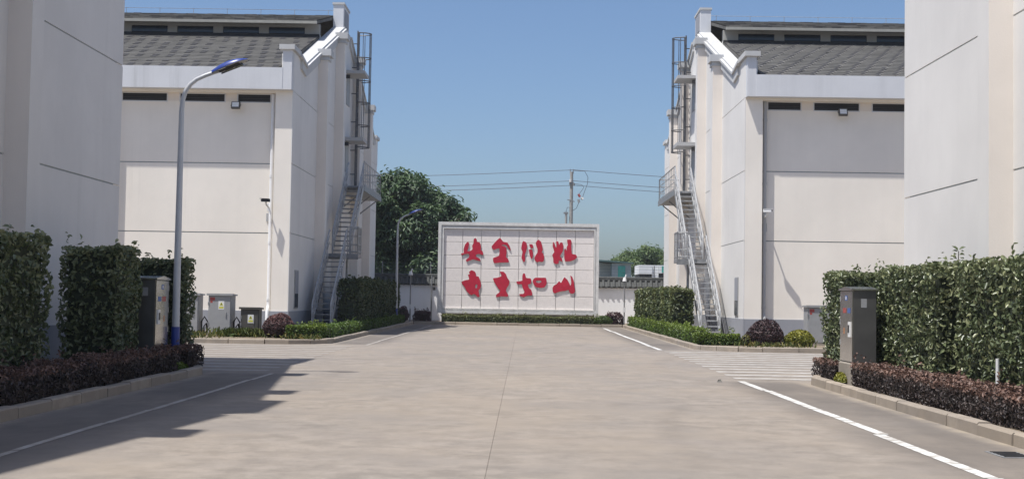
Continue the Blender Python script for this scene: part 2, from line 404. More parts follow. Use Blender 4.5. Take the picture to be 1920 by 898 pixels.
def box_surface(x0, x1, y0, y1, z0, z1, n, g, wob=0.05, bottom=False, depth=0.12):
    """points and normals spread over the clipped faces of a hedge, uneven in depth"""
    dx, dy, dz = x1-x0, y1-y0, z1-z0
    A = np.array([dy*dz, dy*dz, dx*dz, dx*dz, dx*dy]); k = g.choice(5, n, p=A/A.sum())
    u, v = g.uniform(0, 1, n), g.uniform(0, 1, n)
    P = np.zeros((n, 3)); N = np.zeros((n, 3))
    for f in range(5):
        s = k == f
        if f < 2: P[s] = np.stack([np.full(s.sum(), (x0, x1)[f]), y0+u[s]*dy, z0+v[s]*dz], 1); N[s] = ((-1, 1)[f], 0, 0)
        elif f < 4: P[s] = np.stack([x0+u[s]*dx, np.full(s.sum(), (y0, y1)[f-2]), z0+v[s]*dz], 1); N[s] = (0, (-1, 1)[f-2], 0)
        else: P[s] = np.stack([x0+u[s]*dx, y0+v[s]*dy, np.full(s.sum(), z1)], 1); N[s] = (0, 0, 1)
    w = (np.sin(P[:, 0]*5.1+P[:, 1]*3.7+1)+np.sin(P[:, 1]*6.3-P[:, 2]*4.9)+np.sin(P[:, 2]*7.7+P[:, 0]*2.9+2))/3
    P += N*(w*wob - g.exponential(depth*0.45, n))[:, None]
    P[:, 2] = np.maximum(P[:, 2], z0+0.01)
    return P, N

def round_surface(c, r, n, g, depth=0.1, lo=-0.5):
    N = g.normal(0, 1, (n*2, 3)); N /= np.linalg.norm(N, axis=1)[:, None]
    N = N[N[:, 2] > lo][:n]
    w = (np.sin(N[:, 0]*5+N[:, 1]*4)+np.sin(N[:, 2]*7+1))*0.04
    P = np.asarray(c)+N*np.asarray(r)*(1+w-g.exponential(depth, len(N)))[:, None]
    return P, N

# ================================================================== GROUND, ROAD, KERBS
MB().add([(-1500,-300,-0.12),(1500,-300,-0.12),(1500,2500,-0.12),(-1500,2500,-0.12)], [(0,1,2,3)]).obj('ground', 'ground', kind='structure')
road = MB().box(-5.35, 5.35, -8, 65.3, -0.10, -0.006).obj('road', 'joint', kind='structure')
def slab_mesh(w, l, mat):
    c = 0.002
    vs = [(-w/2,-l/2,-0.09),(w/2,-l/2,-0.09),(w/2,l/2,-0.09),(-w/2,l/2,-0.09),
          (-w/2,-l/2,-c),(w/2,-l/2,-c),(w/2,l/2,-c),(-w/2,l/2,-c),
          (-w/2+c,-l/2+c,0),(w/2-c,-l/2+c,0),(w/2-c,l/2-c,0),(-w/2+c,l/2-c,0)]
    fs = [(8,9,10,11)]+[(k+i, k+(i+1)%4, k+4+(i+1)%4, k+4+i) for k in (0, 4) for i in range(4)]
    return MB().add(vs, fs).mesh('concrete_slab', [mat], (0, 0, 0))
sm = slab_mesh(5.197, 4.997, 'road')
y = -6.8
while y < 63:
    for sx in (-1, 1): place('concrete_slab', sm, road, (sx*2.6, y+2.5, 0))
    y += 5.0
sm2 = slab_mesh(5.19, 65.25-y-0.01, 'road')
for sx in (-1, 1): place('concrete_slab', sm2, road, (sx*2.6, (y+65.25)/2, 0))
for sx in (-1, 1):
    st = MB().box(sx*5.36, sx*40, 22, 37.5, -0.10, -0.012).obj('side_street', 'joint', kind='structure')
    sms = slab_mesh(4.99, 7.74, 'street')
    for i in range(7):
        for yy in (25.88, 33.62): place('concrete_slab', sms, st, (sx*(7.70+i*5.0), yy, 0))

# painted markings
def line_piece(x, y0, y1, w, z, skew):
    return MB().add([(x-w/2+skew, y0, z), (x+w/2+skew, y0, z), (x+w/2, y1, z), (x-w/2, y1, z)], [(0,1,2,3)])
for sx, mat, rest in ((-1, 'line_worn', 0.08), (1, 'line', 0.125)):
    ln = empty('edge_line', (sx*4.12, 23, 0), kind='structure')
    for (ya, yb) in ((-6.8, 23.0), (36.6, 62.5)):
        a = ya
        while a < yb-0.3:
            b_ = min(yb, a + rnd.choice((2.5, 2.5, 1.6, 3.4)))
            line_piece(sx*4.12+rnd.uniform(-0.025, 0.025), a+0.02, b_-0.01, rest, 0.004, rnd.uniform(-0.02, 0.02)).obj('line_segment', mat, ln)
            a = b_
cw_r = empty('crosswalk', (7, 29, 0), kind='structure'); cw_l = empty('crosswalk', (-7, 29, 0), kind='structure')
for i in range(12):
    yy = 23.6+i*1.06
    MB().add([(4.12, yy, 0.004), (10.6, yy, 0.004), (10.6, yy+0.46, 0.004), (4.12, yy+0.46, 0.004)], [(0,1,2,3)]).obj('stripe', 'stripe', cw_r)
    MB().add([(-10.6, yy, 0.004), (-4.35, yy, 0.004), (-4.35, yy+0.42, 0.004), (-10.6, yy+0.42, 0.004)], [(0,1,2,3)]).obj('stripe', 'stripe_worn', cw_l)

# kerbs: straight stones along a path, one object each
def kerb_mesh(l, w=0.15, h=0.135):
    c = 0.018
    vs = []
    for x in (-l/2+0.010, l/2-0.010):
        vs += [(x, 0, -0.08), (x, 0.004, h-c), (x, c+0.004, h), (x, w-0.006, h), (x, w, h-0.006), (x, w, -0.08)]
    fs = [(0,1,2,3,4,5), (11,10,9,8,7,6)]+[(i, (i+1)%6, 6+(i+1)%6, 6+i) for i in range(6)]
    return MB().add(vs, fs).mesh('kerb_stone', ['kerb'], (0, 0, 0))
KM = {}
def kerb_path(parent, pts, step=1.0, inside=1):
    """pts: polyline of the road face; stones lie on the 'inside' (left of travel = +1)"""
    pts = [Vector((x, y, 0)) for x, y in pts]
    for p, q in zip(pts, pts[1:]):
        L = (q-p).length; n = max(1, round(L/step)); l = round(L/n, 3)
        if l not in KM: KM[l] = kerb_mesh(l)
        d = (q-p)/L; a = math.atan2(d.y, d.x)
        for i in range(n):
            c = p+d*(i+0.5)*L/n
            o = place('kerb_stone', KM[l], parent, c + Vector((rnd.uniform(-.006, .006), rnd.uniform(-.006, .006), rnd.uniform(-.012, .006))), a + (0 if inside > 0 else math.pi))
            o.rotation_euler.x = rnd.uniform(-0.012, 0.012)
def arc(cx, cy, r, a0, a1, n):
    return [(cx+r*math.cos(R(a0+(a1-a0)*i/n)), cy+r*math.sin(R(a0+(a1-a0)*i/n))) for i in range(n+1)]
for sx in (-1, 1):
    near = empty('kerb', (sx*5.25, 14, 0), kind='structure')
    far = empty('kerb', (sx*5.25, 45, 0), kind='structure')
    # near bed: along the road, then round the corner into the side street
    path = [(5.2, 1.0), (5.2, 22.4)]+arc(6.2, 22.4, 1.0, 180, 90, 3)[1:]+[(14.2, 23.4)]
    path2 = [(16.0, 36.3), (6.9, 36.3)]+arc(6.9, 38.0, 1.7, 270, 180, 4)[1:]+[(5.2, 65.0)]
    if sx > 0: kerb_path(near, path, 1.0, -1); kerb_path(far, path2, 1.0, -1)
    else:
        kerb_path(near, [(-x, y) for x, y in path], 1.0, 1); kerb_path(far, [(-x, y) for x, y in path2], 1.0, 1)
    # soil behind the stones
    pb = [(5.34, -6), (5.34, 22.4)]+arc(6.2, 22.4, 0.86, 180, 90, 4)[1:]+[(14.2, 23.26), (14.2, -6)]
    MB().prism([(sx*x, y_) for x, y_ in pb], 'Z', -0.1, 0.095).obj('planting_bed', 'soil', kind='structure')
    pb = [(16, 36.44), (6.9, 36.44)]+arc(6.9, 38.0, 1.56, 270, 180, 5)[1:]+[(5.34, 72.6), (16, 72.6)]
    MB().prism([(sx*x, y_) for x, y_ in pb], 'Z', -0.1, 0.095).obj('planting_bed', 'soil', kind='structure')
endk = empty('kerb', (0, 65.2, 0), kind='structure')
kerb_path(endk, [(-5.2, 65.3), (5.2, 65.3)], 1.04, 1)
MB().box(-5.33, 5.33, 65.45, 72.6, -0.1, 0.09).obj('planting_bed', 'soil', kind='structure')
# drain cover near the right kerb
dc = empty('drain_cover', (4.85, 12.35, 0), 'dark cast drain cover set in the road beside the right kerb', 'drain cover')
MB().box(4.72, 5.02, 12.15, 12.65, -0.02, 0.006).obj('frame', 'steel_dark', dc)
for i in range(5): MB().box(4.75, 4.99, 12.19+i*0.09, 12.235+i*0.09, 0.0065, 0.012).obj('bar', 'black', dc)

# ================================================================== WAREHOUSES
def zc(t, W_=25.0):
    """underside of the gable coping at distance t from the end of the gable"""
    t = min(t, W_-t)
    if t < 0.6: return 9.73
    if t < 1.9: return 9.73-(t-0.6)*0.14
    return 9.548+0.345*(t-1.9)

def warehouse(sx, y0, label, detail, xend=30.0):
    Wd = 25.0; y1 = y0+Wd; yc = y0+Wd/2
    near_unit = not detail
    g = empty('warehouse', (sx*7.8, yc, 0), label, 'building', 'white warehouses beside the road')
    X = lambda a: sx*a
    # gable wall core
    prof = [(y0+0.002, 0.0), (y0+0.002, 9.72), (y0+0.6, 9.72), (y0+1.9, zc(1.9)), (yc-0.9, zc(11.6)), (yc+0.9, zc(11.6)), (y1-1.9, zc(1.9)), (y1-0.6, 9.72), (y1-0.002, 9.72), (y1-0.002, 0.0)]
    MB().prism(prof, 'X', X(7.80), X(7.82)).obj('wall_backing', 'groove', g)
    MB().prism(prof, 'X', X(7.82), X(8.25)).obj('gable_wall', 'white', g)
    pil = [4.95, 9.45, 15.05, 19.55]
    # render panels between the pilasters, with recessed joints
    bays = [(-0.32, 4.95), (5.45, 9.45), (9.95, 15.05), (15.55, 19.55), (20.05, 25.32)]
    for a, b in bays:
        zb = [0.0, 3.48, 5.87, 8.38]
        for i in range(3):
            MB().box(X(7.80), X(7.776), y0+a, y0+b, zb[i]+(0.014 if i else 0.0), zb[i+1]-0.014).obj('wall_panel', 'white', g)
        ts = sorted({a, b} | {t for t in (0.6, 1.9, 11.6, 13.4, 23.1, 24.4) if a < t < b})
        top = [(y0+t, zc(max(t, 0))) for t in ts]
        MB().prism([(y0+a, 8.394)]+top+[(y0+b, 8.394)], 'X', X(7.80), X(7.776), 0).obj('wall_panel', 'white', g)
    for a in pil:
        zt = zc(a+0.25)-0.28
        p = MB()
        p.add([(X(7.40), y0+a, 0), (X(7.40), y0+a+0.5, 0), (X(7.40), y0+a+0.5, zt), (X(7.40), y0+a, zt)], [(0,1,2,3)], 0)
        for yy in (a, a+0.5):
            p.add([(X(7.40), y0+yy, 0), (X(7.80), y0+yy, 0), (X(7.80), y0+yy, zt), (X(7.40), y0+yy, zt)], [(0,1,2,3)], 1)
        p.obj('pilaster', ['white', 'pilaster_side'], g)
        cp = MB()
        cp.box(X(7.36), X(7.80), y0+a-0.04, y0+a+0.54, zt, zt+0.16)
        cp.box(X(7.28), X(7.80), y0+a-0.12, y0+a+0.62, zt+0.16, zt+0.42)
        cp.obj('capital', 'coping', g)
        MB().box(X(7.37), X(7.80), y0+a-0.03, y0+a+0.53, 0, 0.8).obj('plinth', 'plinth', g)
    # plinth strips between pilasters
    for a, b in bays:
        MB().box(X(7.755), X(7.80), y0+a-(0.036 if a < 0 else -0.031), y0+b+(0.036 if b > 25 else -0.031), 0, 0.8).obj('plinth', 'plinth', g)
    # coping along the slopes, both halves; corner blocks and ridge block
    for s in (0, 1):
        Yt = (lambda t: y0+t) if s == 0 else (lambda t: y1-t)
        def strip(t0, t1, x0, x1, lo, hi, name):
            ts = [t0]+[t for t in (0.6, 1.9) if t0 < t < t1]+[t1]
            lower = [(Yt(t), zc(t)+lo) for t in ts]; upper = [(Yt(t), zc(t)+hi) for t in reversed(ts)]
            MB().prism(lower+upper, 'X', X(x0), X(x1)).obj(name, 'coping', g)
        strip(0.60, 11.6, 7.64, 8.30, 0.002, 0.10, 'coping')
        strip(0.60, 11.6, 7.74, 8.26, 0.10, 0.17, 'coping')
        strip(1.00, 11.55, 7.70, 7.775, -0.30, 0.0, 'coping_moulding')
        ya, yb = Yt(-0.62), Yt(0.598)
        MB().box(X(7.79), X(8.10), ya, yb, 8.38, 9.75).obj('corner_block', 'fascia', g)
        MB().box(X(7.69), X(8.22), Yt(-0.72), Yt(0.69), 9.75, 9.92).obj('corner_cap', 'coping', g)
        # front (or back) of the building
        yw = Yt(0.0); yo = -1 if s == 0 else 1          # outward direction
        def Y(d): return yw+yo*d
        MB().box(X(7.80), X(8.38), Y(0.0), Y(0.32), 0.0, 8.30).obj('corner_pillar', 'cream', g)
        MB().box(X(7.77), X(8.40), Y(0.0), Y(0.35), 0.0, 0.8).obj('plinth', 'plinth', g)
        MB().box(X(8.25), X(xend), Y(-0.4), Y(-0.03), 0.0, 8.38).obj('wall_backing', 'groove', g)
        zb = [0.0, 3.48, 5.88, 8.02]
        for i in range(3):
            MB().box(X(8.38), X(xend), Y(-0.03), Y(0.0), zb[i]+(0.018 if i else 0), zb[i+1]-(0.018 if i < 2 else 0)).obj('wall_panel', 'cream', g)
        MB().box(X(8.40), X(xend), Y(0.0), Y(0.03), 0.0, 0.8).obj('plinth', 'plinth', g)
        if not near_unit:
            MB().box(X(14.0), X(14.6), Y(0.0), Y(0.30), 0.0, 8.0).obj('front_pilaster', 'cream', g)
        # vents under the eaves
        x = 8.62; first = True
        while x < xend-1:
            w = 1.12 if first else 1.54
            first = False
            MB().box(X(x), X(x+w), Y(-0.029), Y(-0.02), 8.03, 8.27).obj('vent', 'dark', g)
            vf = MB()
            vf.box(X(x-0.035), X(x+w+0.035), Y(0.0003), Y(0.014), 8.272, 8.298).box(X(x-0.035), X(x+w+0.035), Y(0.0003), Y(0.014), 7.985, 8.018)
            vf.box(X(x-0.035), X(x), Y(0.0003), Y(0.014), 8.018, 8.272).box(X(x+w), X(x+w+0.035), Y(0.0003), Y(0.014), 8.018, 8.272)
            vf.obj('vent_frame', 'fascia', g)
            lv = MB()
            for k in range(3): lv.box(X(x), X(x+w), Y(-0.019), Y(-0.008), 8.06+k*0.07, 8.075+k*0.07)
            lv.obj('vent_louvre', 'louvre', g)
            nx = x+w+0.47
            MB().box(X(x+w), X(min(nx, xend)), Y(-0.03), Y(0.0), 8.021, 8.30).obj('vent_pier', 'pilaster_side', g)
            x = nx
        MB().box(X(8.38), X(8.62), Y(-0.03), Y(0.0), 8.021, 8.30).obj('vent_pier', 'pilaster_side', g)
        MB().box(X(8.101), X(xend), Y(0.002), Y(0.63), 8.38, 9.13).obj('eave_fascia', 'fascia', g)
        MB().box(X(7.80), X(xend), Y(-0.03), Y(0.30), 8.301, 8.379).obj('eave_moulding', 'cream', g)
        # main roof slope: base sheet, shingle courses, darker tabs
        tA, tB, z0, sl = -0.54, 8.05, 9.14, 0.327
        zr = lambda t: z0+(t-tA)*sl
        if not (detail and s == 0):
            MB().prism([(Yt(tA), z0-0.12), (Yt(tB), zr(tB)-0.12), (Yt(tB), zr(tB)), (Yt(tA), z0)], 'X', X(8.27), X(xend)).obj('roof', 'shingle', g)
        else:
            rf = MB().prism([(Yt(tA), z0-0.15), (Yt(tB), zr(tB)-0.15), (Yt(tB), zr(tB)-0.03), (Yt(tA), z0-0.03)], 'X', X(8.27), X(xend)).obj('roof', 'shingle', g)
            cs = MB(); n = 24; d = (tB-tA)/n; xv = 18.0
            for i in range(n):
                t0 = tA+i*d; t1 = t0+d
                cs.add([(X(8.27), Yt(t0), zr(t0)-0.025), (X(xv), Yt(t0), zr(t0)-0.025), (X(xv), Yt(t0), zr(t0)+0.012), (X(8.27), Yt(t0), zr(t0)+0.012),
                        (X(8.27), Yt(t1), zr(t1)-0.006), (X(xv), Yt(t1), zr(t1)-0.006)], [(0,1,2,3), (3,2,5,4)], 0)
                # raised laminated tabs: staggered dashes on one roof, running diagonals on the other
                if sx < 0:
                    if i % 3 == 2: continue
                    off, per = ((i//3)*0.17)+(0.02 if i % 3 else 0), 0.56
                    spans = [(0.0, 0.20, 1)]
                else:
                    off, per = i*0.148, 0.56
                    spans = [(0.0, 0.13, 1), (0.131, 0.22, 2)]
                xx = 8.30+(off % per)-per
                while xx < xv-0.4:
                    for (sa, sb, mi) in spans:
                        xa, xb = max(8.28, xx+sa+rnd.uniform(-.02, .02)), xx+sb
                        if xb-xa < 0.04 or rnd.random() < 0.06: continue
                        ta, tb = t0-0.005, t0+d*0.97
                        cs.add([(X(xa), Yt(ta), zr(ta)-0.01), (X(xb), Yt(ta), zr(ta)-0.01), (X(xb), Yt(ta), zr(ta)+0.022), (X(xa), Yt(ta), zr(ta)+0.022),
                                (X(xb), Yt(tb), zr(tb)+0.006), (X(xa), Yt(tb), zr(tb)+0.006)], [(0,1,2,3), (3,2,4,5)], mi)
                    xx += per
            cs.obj('shingles', ['shingle', 'shingle_dark', 'shingle_pale'], rf, kind='stuff')
        # clerestory: wall, windows, upper roof, gutter
        MB().box(X(8.25), X(xend), Yt(8.05), Yt(8.35), 11.3, 12.02).obj('clerestory_wall', 'monitor', g)
        MB().box(X(8.251), X(xend), Yt(7.9), Yt(8.049), zr(7.9), 12.0).obj('foot_strip', 'foot_strip', g)  # dark strip along the foot of the clerestory wall
        MB().box(X(8.25), X(xend), Yt(8.12), Yt(8.349), 12.021, 12.44).obj('clerestory_wall', 'dark', g)
        x = 8.25; w = 0.62
        while x < xend-1.5:
            MB().box(X(x), X(x+w), Yt(8.05), Yt(8.12), 12.02, 12.30).obj('clerestory_pier', 'monitor', g)
            fr = MB().box(X(x+w), X(min(xend, x+w+1.48)), Yt(8.09), Yt(8.115), 12.06, 12.27).obj('clerestory_window', 'glass_dark', g)
            x += w+1.48; w = 0.40
        MB().box(X(8.25), X(xend), Yt(8.05), Yt(8.119), 12.301, 12.44).obj('clerestory_lintel', 'monitor', g)
        up_ = MB().prism([(Yt(7.45), 12.34), (Yt(12.5), 13.60), (Yt(12.5), 13.74), (Yt(7.45), 12.46)], 'X', X(8.27), X(xend)).obj('upper_roof', 'shingle', g)
        if detail and s == 0:
            cs = MB()
            for i in range(10):
                t0 = 7.40+i*0.505; t1 = t0+0.505; za = 12.48+(t0-7.45)*0.2535
                cs.add([(X(8.27), Yt(t0), za-0.03), (X(18), Yt(t0), za-0.03), (X(18), Yt(t0), za+0.03), (X(8.27), Yt(t0), za+0.03),
                        (X(8.27), Yt(t1), za+0.128), (X(18), Yt(t1), za+0.128)], [(0,1,2,3), (3,2,5,4)], 0)
                xx = 8.4+(i % 3)*0.3
                while xx < 17.5:
                    wv = rnd.uniform(0.3, 0.8)
                    cs.add([(X(xx), Yt(t0-0.01), za-0.02), (X(xx+wv), Yt(t0-0.01), za-0.02), (X(xx+wv), Yt(t0-0.01), za+0.038), (X(xx), Yt(t0-0.01), za+0.038)], [(0,1,2,3)], 2 if rnd.random() < 0.6 else 1)
                    xx += wv+rnd.uniform(0.3, 0.9)
            cs.obj('shingles', ['shingle', 'shingle_dark', 'shingle_pale'], up_, kind='stuff')
        MB().box(X(8.27), X(xend), Yt(7.34), Yt(7.448), 12.32, 12.43).obj('gutter', 'gutter', g)
        # downpipe beside the corner pillar
        if s == 0:
            pm = 'pvc' if sx < 0 else 'pvc_grey'
            dp = MB().tube([(X(8.50), Y(0.10), 8.28), (X(8.50), Y(0.10), 1.05), (X(8.50), Y(0.14), 0.92), (X(8.50), Y(0.26), 0.78), (X(8.50), Y(0.28), 0.2)], 0.062, 12).obj('downpipe', pm, g, smooth=True)
            for zz in (7.6, 5.4, 3.1, 1.15):
                MB().tube([(X(8.50), Y(0.10), zz), (X(8.50), Y(0.10), zz+0.09)], 0.074, 12).obj('pipe_collar', pm, dp, smooth=True)
    # ridge block
    MB().box(X(7.80), X(8.25), yc-0.9, yc+0.9, zc(11.6)-0.002, 14.06).obj('ridge_block', 'fascia', g)
    MB().box(X(7.775), X(7.80), yc-0.6, yc+0.6, 13.2, 13.9).obj('ridge_niche', 'plinth', g)
    MB().box(X(7.76), X(8.29), yc-0.94, yc+0.94, 14.06, 14.15).obj('ridge_cap', 'coping', g)
    # lightning tape along the ridge
    lt = MB()
    for k in range(8):
        xx = 8.6+k*1.5; lt.tube([(X(xx), yc-0.05, 13.75), (X(xx), yc-0.05, 14.0)], 0.012, 5)
    lt.tube([(X(8.1), yc-0.05, 13.98), (X(19.2), yc-0.05, 13.98)], 0.010, 5)
    lt.tube([(X(8.03), yc, 14.12), (X(8.03), yc, 14.36)], 0.014, 5)
    lt.obj('lightning_tape', 'steel', g)
    # hatch doors under the small canopy slabs
    for z, zt in ((11.22, 11.36), (8.22, 8.38)):
        MB().box(X(6.95), X(7.774), yc+0.1, yc+1.62, z, zt).obj('canopy_slab', 'slab', g)
        hd = MB().box(X(7.745), X(7.774), yc+0.35, yc+1.30, z-1.35, z-0.04).obj('hatch_door', 'cab_grey', g)
        MB().box(X(7.735), X(7.744), yc+1.12, yc+1.18, z-0.75, z-0.62).obj('handle', 'steel', hd)
        MB().box(X(7.60), X(7.774), yc+0.12, yc+0.24, z-0.22, z-0.06).obj('wall_light', 'black', g)
    return g

warehouse(-1, 45.0, 'white gabled warehouse behind the grey power cabinets, its road face in shade', True)
warehouse(1, 45.0, 'white gabled warehouse behind the yellow-leaved shrub, its road face sunlit', True)
warehouse(-1, 0.45, 'white warehouse side in shade behind the tall hedge and blue-footed lamp', False, 22.0)
warehouse(1, 0.55, 'sunlit white warehouse side rising behind the tall glossy-leaved hedge row', False, 22.0)

# ---------------------------------------------------------------- outdoor steel stairs on the far gables
def stairs(sx, label):
    g = empty('steel_staircase', (sx*7.3, 50, 0.1), label, 'staircase', 'steel staircases on the warehouse gables')
    X = lambda a: sx*a
    f1 = ((47.1, 0.15), (50.8, 2.94)); f2 = ((51.8, 3.03), (55.75, 6.06))
    xi, xo = 7.35, 6.66
    for k, ((ya, za), (yb, zb)) in enumerate((f1, f2)):
        n = 14 if k == 0 else 15
        for x in (xi, xo):
            MB().bar((X(x), ya, za+0.02), (X(x), yb, zb-0.02), 0.035, 0.20).obj('stringer', 'steel', g)
        for i in range(n):
            f = (i+0.5)/n
            y_, z_ = ya+(yb-ya)*f, za+(zb-za)*f
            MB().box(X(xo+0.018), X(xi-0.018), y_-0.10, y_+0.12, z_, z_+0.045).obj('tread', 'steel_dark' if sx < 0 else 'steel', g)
        # rails on both sides
        for x in (xi-0.02, xo-0.0):
            up0 = 0.98
            MB().tube([(X(x), ya-0.10, za+0.02), (X(x), ya-0.12, za+up0-0.12), (X(x), ya-0.02, za+up0), (X(x), yb, zb+up0), (X(x), yb+0.12, zb+up0-0.04)], 0.03, 8).obj('handrail', 'steel', g, smooth=True)
            MB().tube([(X(x), ya, za+0.50), (X(x), yb, zb+0.50)], 0.018, 6).obj('mid_rail', 'steel', g, smooth=True)
            MB().tube([(X(x), ya, za+0.74), (X(x), yb, zb+0.74)], 0.014, 6).obj('mid_rail', 'steel', g, smooth=True)
            for i in range(5):
                f = (i+0.4)/5; y_, z_ = ya+(yb-ya)*f, za+(zb-za)*f
                MB().tube([(X(x), y_, z_), (X(x), y_, z_+up0)], 0.022, 6).obj('post', 'steel', g, smooth=True)
    # intermediate landing, wider than the flights
    MB().box(X(6.20), X(7.72), 50.8, 51.85, 2.85, 2.99).obj('landing', 'steel_dark', g)
    MB().box(X(6.19), X(7.72), 50.75, 50.799, 2.78, 3.00).obj('landing_edge', 'steel_dark' if sx < 0 else 'steel_dark', g)
    def railing(pts, z, nb, h=1.05, name='railing'):
        for p, q in zip(pts, pts[1:]):
            for hh, rr in ((h, 0.028), (0.72, 0.016), (0.38, 0.016), (0.10, 0.02)):
                MB().tube([(*p, z+hh), (*q, z+hh)], rr, 6).obj('rail', 'steel', g, smooth=True)
            L = math.dist(p, q); n = max(2, round(L*nb))
            for i in range(n+1):
                f = i/n; a = (p[0]+(q[0]-p[0])*f, p[1]+(q[1]-p[1])*f)
                MB().tube([(*a, z), (*a, z+h)], 0.024 if i in (0, n) else 0.013, 6).obj('baluster', 'steel', g)
    railing([(X(6.62), 50.83), (X(6.23), 50.83), (X(6.23), 51.82), (X(6.62), 51.82)], 2.99, 6)
    # upper gallery
    MB().box(X(6.66), X(7.77), 55.75, 62.4, 5.90, 6.06).obj('gallery', 'slab', g)
    MB().box(X(6.62), X(6.659), 55.75, 62.4, 5.86, 6.10).obj('gallery_edge', 'steel_dark', g)
    MB().box(X(6.62), X(7.77), 55.71, 55.749, 5.86, 6.04).obj('gallery_edge', 'steel_dark', g)
    railing([(X(6.67), 55.85), (X(6.67), 62.3), (X(7.70), 62.3)], 6.07, 1.6)
    for yy in (56.6, 59.2, 61.9):
        MB().bar((X(7.76), yy, 5.1), (X(6.8), yy, 5.86), 0.05, 0.05).obj('bracket', 'steel_dark', g)
    MB().tube([(X(6.75), 51.75, 0.09), (X(6.75), 51.75, 2.84)], 0.05, 8).obj('support_post', 'steel', g, smooth=True)
    return g
stairs(-1, 'grey steel staircase in shade, climbing the warehouse gable beside the dark tall hedge')
stairs(1, 'sunlit steel staircase climbing the warehouse gable above the bright green low hedge')

def ladder(sx, label):
    yl = 59.5
    g = empty('caged_ladder', (sx*7.55, yl, 6.07), label, 'ladder', 'caged ladders on the warehouse gables')
    X = lambda a: sx*a
    for y_ in (yl, yl+0.46): MB().tube([(X(7.53), y_, 6.27), (X(7.53), y_, 13.5)], 0.035, 8).obj('side_rail', 'ladder', g, smooth=True)
    z = 6.35; rung = MB().tube([(0, 0, 0), (0, 0.46, 0)], 0.016, 6).mesh('rung', ['ladder'], (0, 0, 0), True)
    while z < 13.4: place('rung', rung, g, (X(7.53), yl, z)); z += 0.29
    for z in (6.9, 8.0, 9.3, 10.6, 11.8, 12.9):
        MB().bar((X(7.53), yl, z), (X(7.77), yl, z), 0.04, 0.04).obj('wall_bracket', 'ladder', g)
    hp = []
    for i in range(15):
        a = math.pi*i/14; hp.append((math.sin(a)*0.60, 0.23-math.cos(a)*0.36))
    for z in (8.15, 9.15, 10.2, 11.2, 12.27, 13.4):
        MB().tube([(X(7.53-a), yl+b, z) for a, b in hp], 0.024, 6).obj('cage_hoop', 'ladder', g, smooth=True)
    for i in (2, 5, 7, 9, 12):
        a, b = hp[i]
        MB().tube([(X(7.53-a), yl+b, 8.12), (X(7.53-a), yl+b, 13.4)], 0.017, 6).obj('cage_bar', 'ladder', g, smooth=True)
    return g
ladder(-1, 'dark caged ladder on the shaded gable above the left stair gallery')
ladder(1, 'dark caged ladder on the sunlit gable above the right stair gallery')

# ================================================================== WALL FITTINGS
def floodlight(x, z, label):
    g = empty('floodlight', (x, 45.0, z), label, 'floodlight', 'floodlights under the warehouse eaves')
    MB().bar((x-0.0, 45.0, z+0.03), (x, 44.80, z+0.03), 0.04, 0.03).obj('bracket', 'steel_dark', g)
    b = MB(); b.cbox(-0.15, 0.15, -0.06, 0.06, -0.12, 0.12, 0.012)
    o = place('housing', b.mesh('housing', ['cab_dark'], (0, 0, 0)), g, (x, 44.74, z)); o.rotation_euler.x = R(-18)
    l = MB().box(-0.115, 0.115, -0.066, -0.0605, -0.085, 0.085)
    o2 = place('lens', l.mesh('lens', ['label_white'], (0, 0, 0)), g, (x, 44.74, z)); o2.rotation_euler.x = R(-18)
    for s in (-1, 1): MB().bar((x+s*0.165, 44.82, z+0.03), (x+s*0.165, 44.72, z-0.03), 0.012, 0.04).obj('yoke', 'steel_dark', g)
floodlight(-9.76, 7.86, 'square floodlight under the eaves of the left warehouse, near the downpipe')
floodlight(11.14, 7.93, 'square floodlight under the eaves of the right warehouse')

def cctv(x, z, face, label, dark):
    g = empty('security_camera', (x, 45.0, z), label, 'security camera', 'security cameras on warehouse walls')
    MB().box(x-0.07, x+0.07, 44.975, 44.998, z-0.26, z+0.02).obj('base_plate', 'pvc', g)
    MB().tube([(x, 44.98, z-0.16), (x, 44.42, z-0.08), (x, 44.36, z)], 0.025, 8).obj('arm', 'pvc' if not dark else 'steel', g, smooth=True)
    b = MB().cbox(-0.045, 0.045, -0.16, 0.14, -0.045, 0.05, 0.012)
    me = b.mesh('housing', ['black' if dark else 'pvc'], (0, 0, 0))
    o = place('housing', me, g, (x, 44.35, z+0.06), face)
    h = MB().box(-0.058, 0.058, -0.21, 0.12, 0.054, 0.066); place('sun_hood', h.mesh('sun_hood', ['black' if dark else 'pvc'], (0, 0, 0)), g, (x, 44.35, z+0.06), face)
    l = MB().tube([(0, -0.161, 0), (0, -0.175, 0)], 0.03, 10); place('lens', l.mesh('lens', ['glass_dark'], (0, 0, 0)), g, (x, 44.35, z+0.06), face)
    MB().box(x-0.09, x+0.09, 44.93, 44.998, z-0.62, z-0.34).obj('junction_box', 'pvc_grey', g)
cctv(-8.56, 4.5, R(-65), 'dark camera on a long wall arm next to the white downpipe', True)
cctv(8.50, 4.42, R(60), 'pale camera on a long wall arm next to the grey downpipe', False)

def plaque(sx, label):
    g = empty('wall_plaque', (sx*7.77, 46.1, 0.9), label, 'wall plaque', 'narrow plaques on the gable corners')
    a, b = sx*7.775, sx*7.735
    MB().box(a, sx*7.75, 45.75, 46.45, 0.88, 2.24).obj('frame', 'cab_grey', g)
    MB().box(sx*7.7495, b, 45.80, 46.40, 1.42, 2.20).obj('face', 'plinth', g)
    MB().box(sx*7.7495, b, 45.80, 46.40, 0.93, 1.41).obj('lower_pane', 'glass_dark', g)
plaque(-1, 'narrow upright plaque with dark foot on the shaded gable corner')
plaque(1, 'narrow upright plaque with dark foot on the sunlit gable corner')

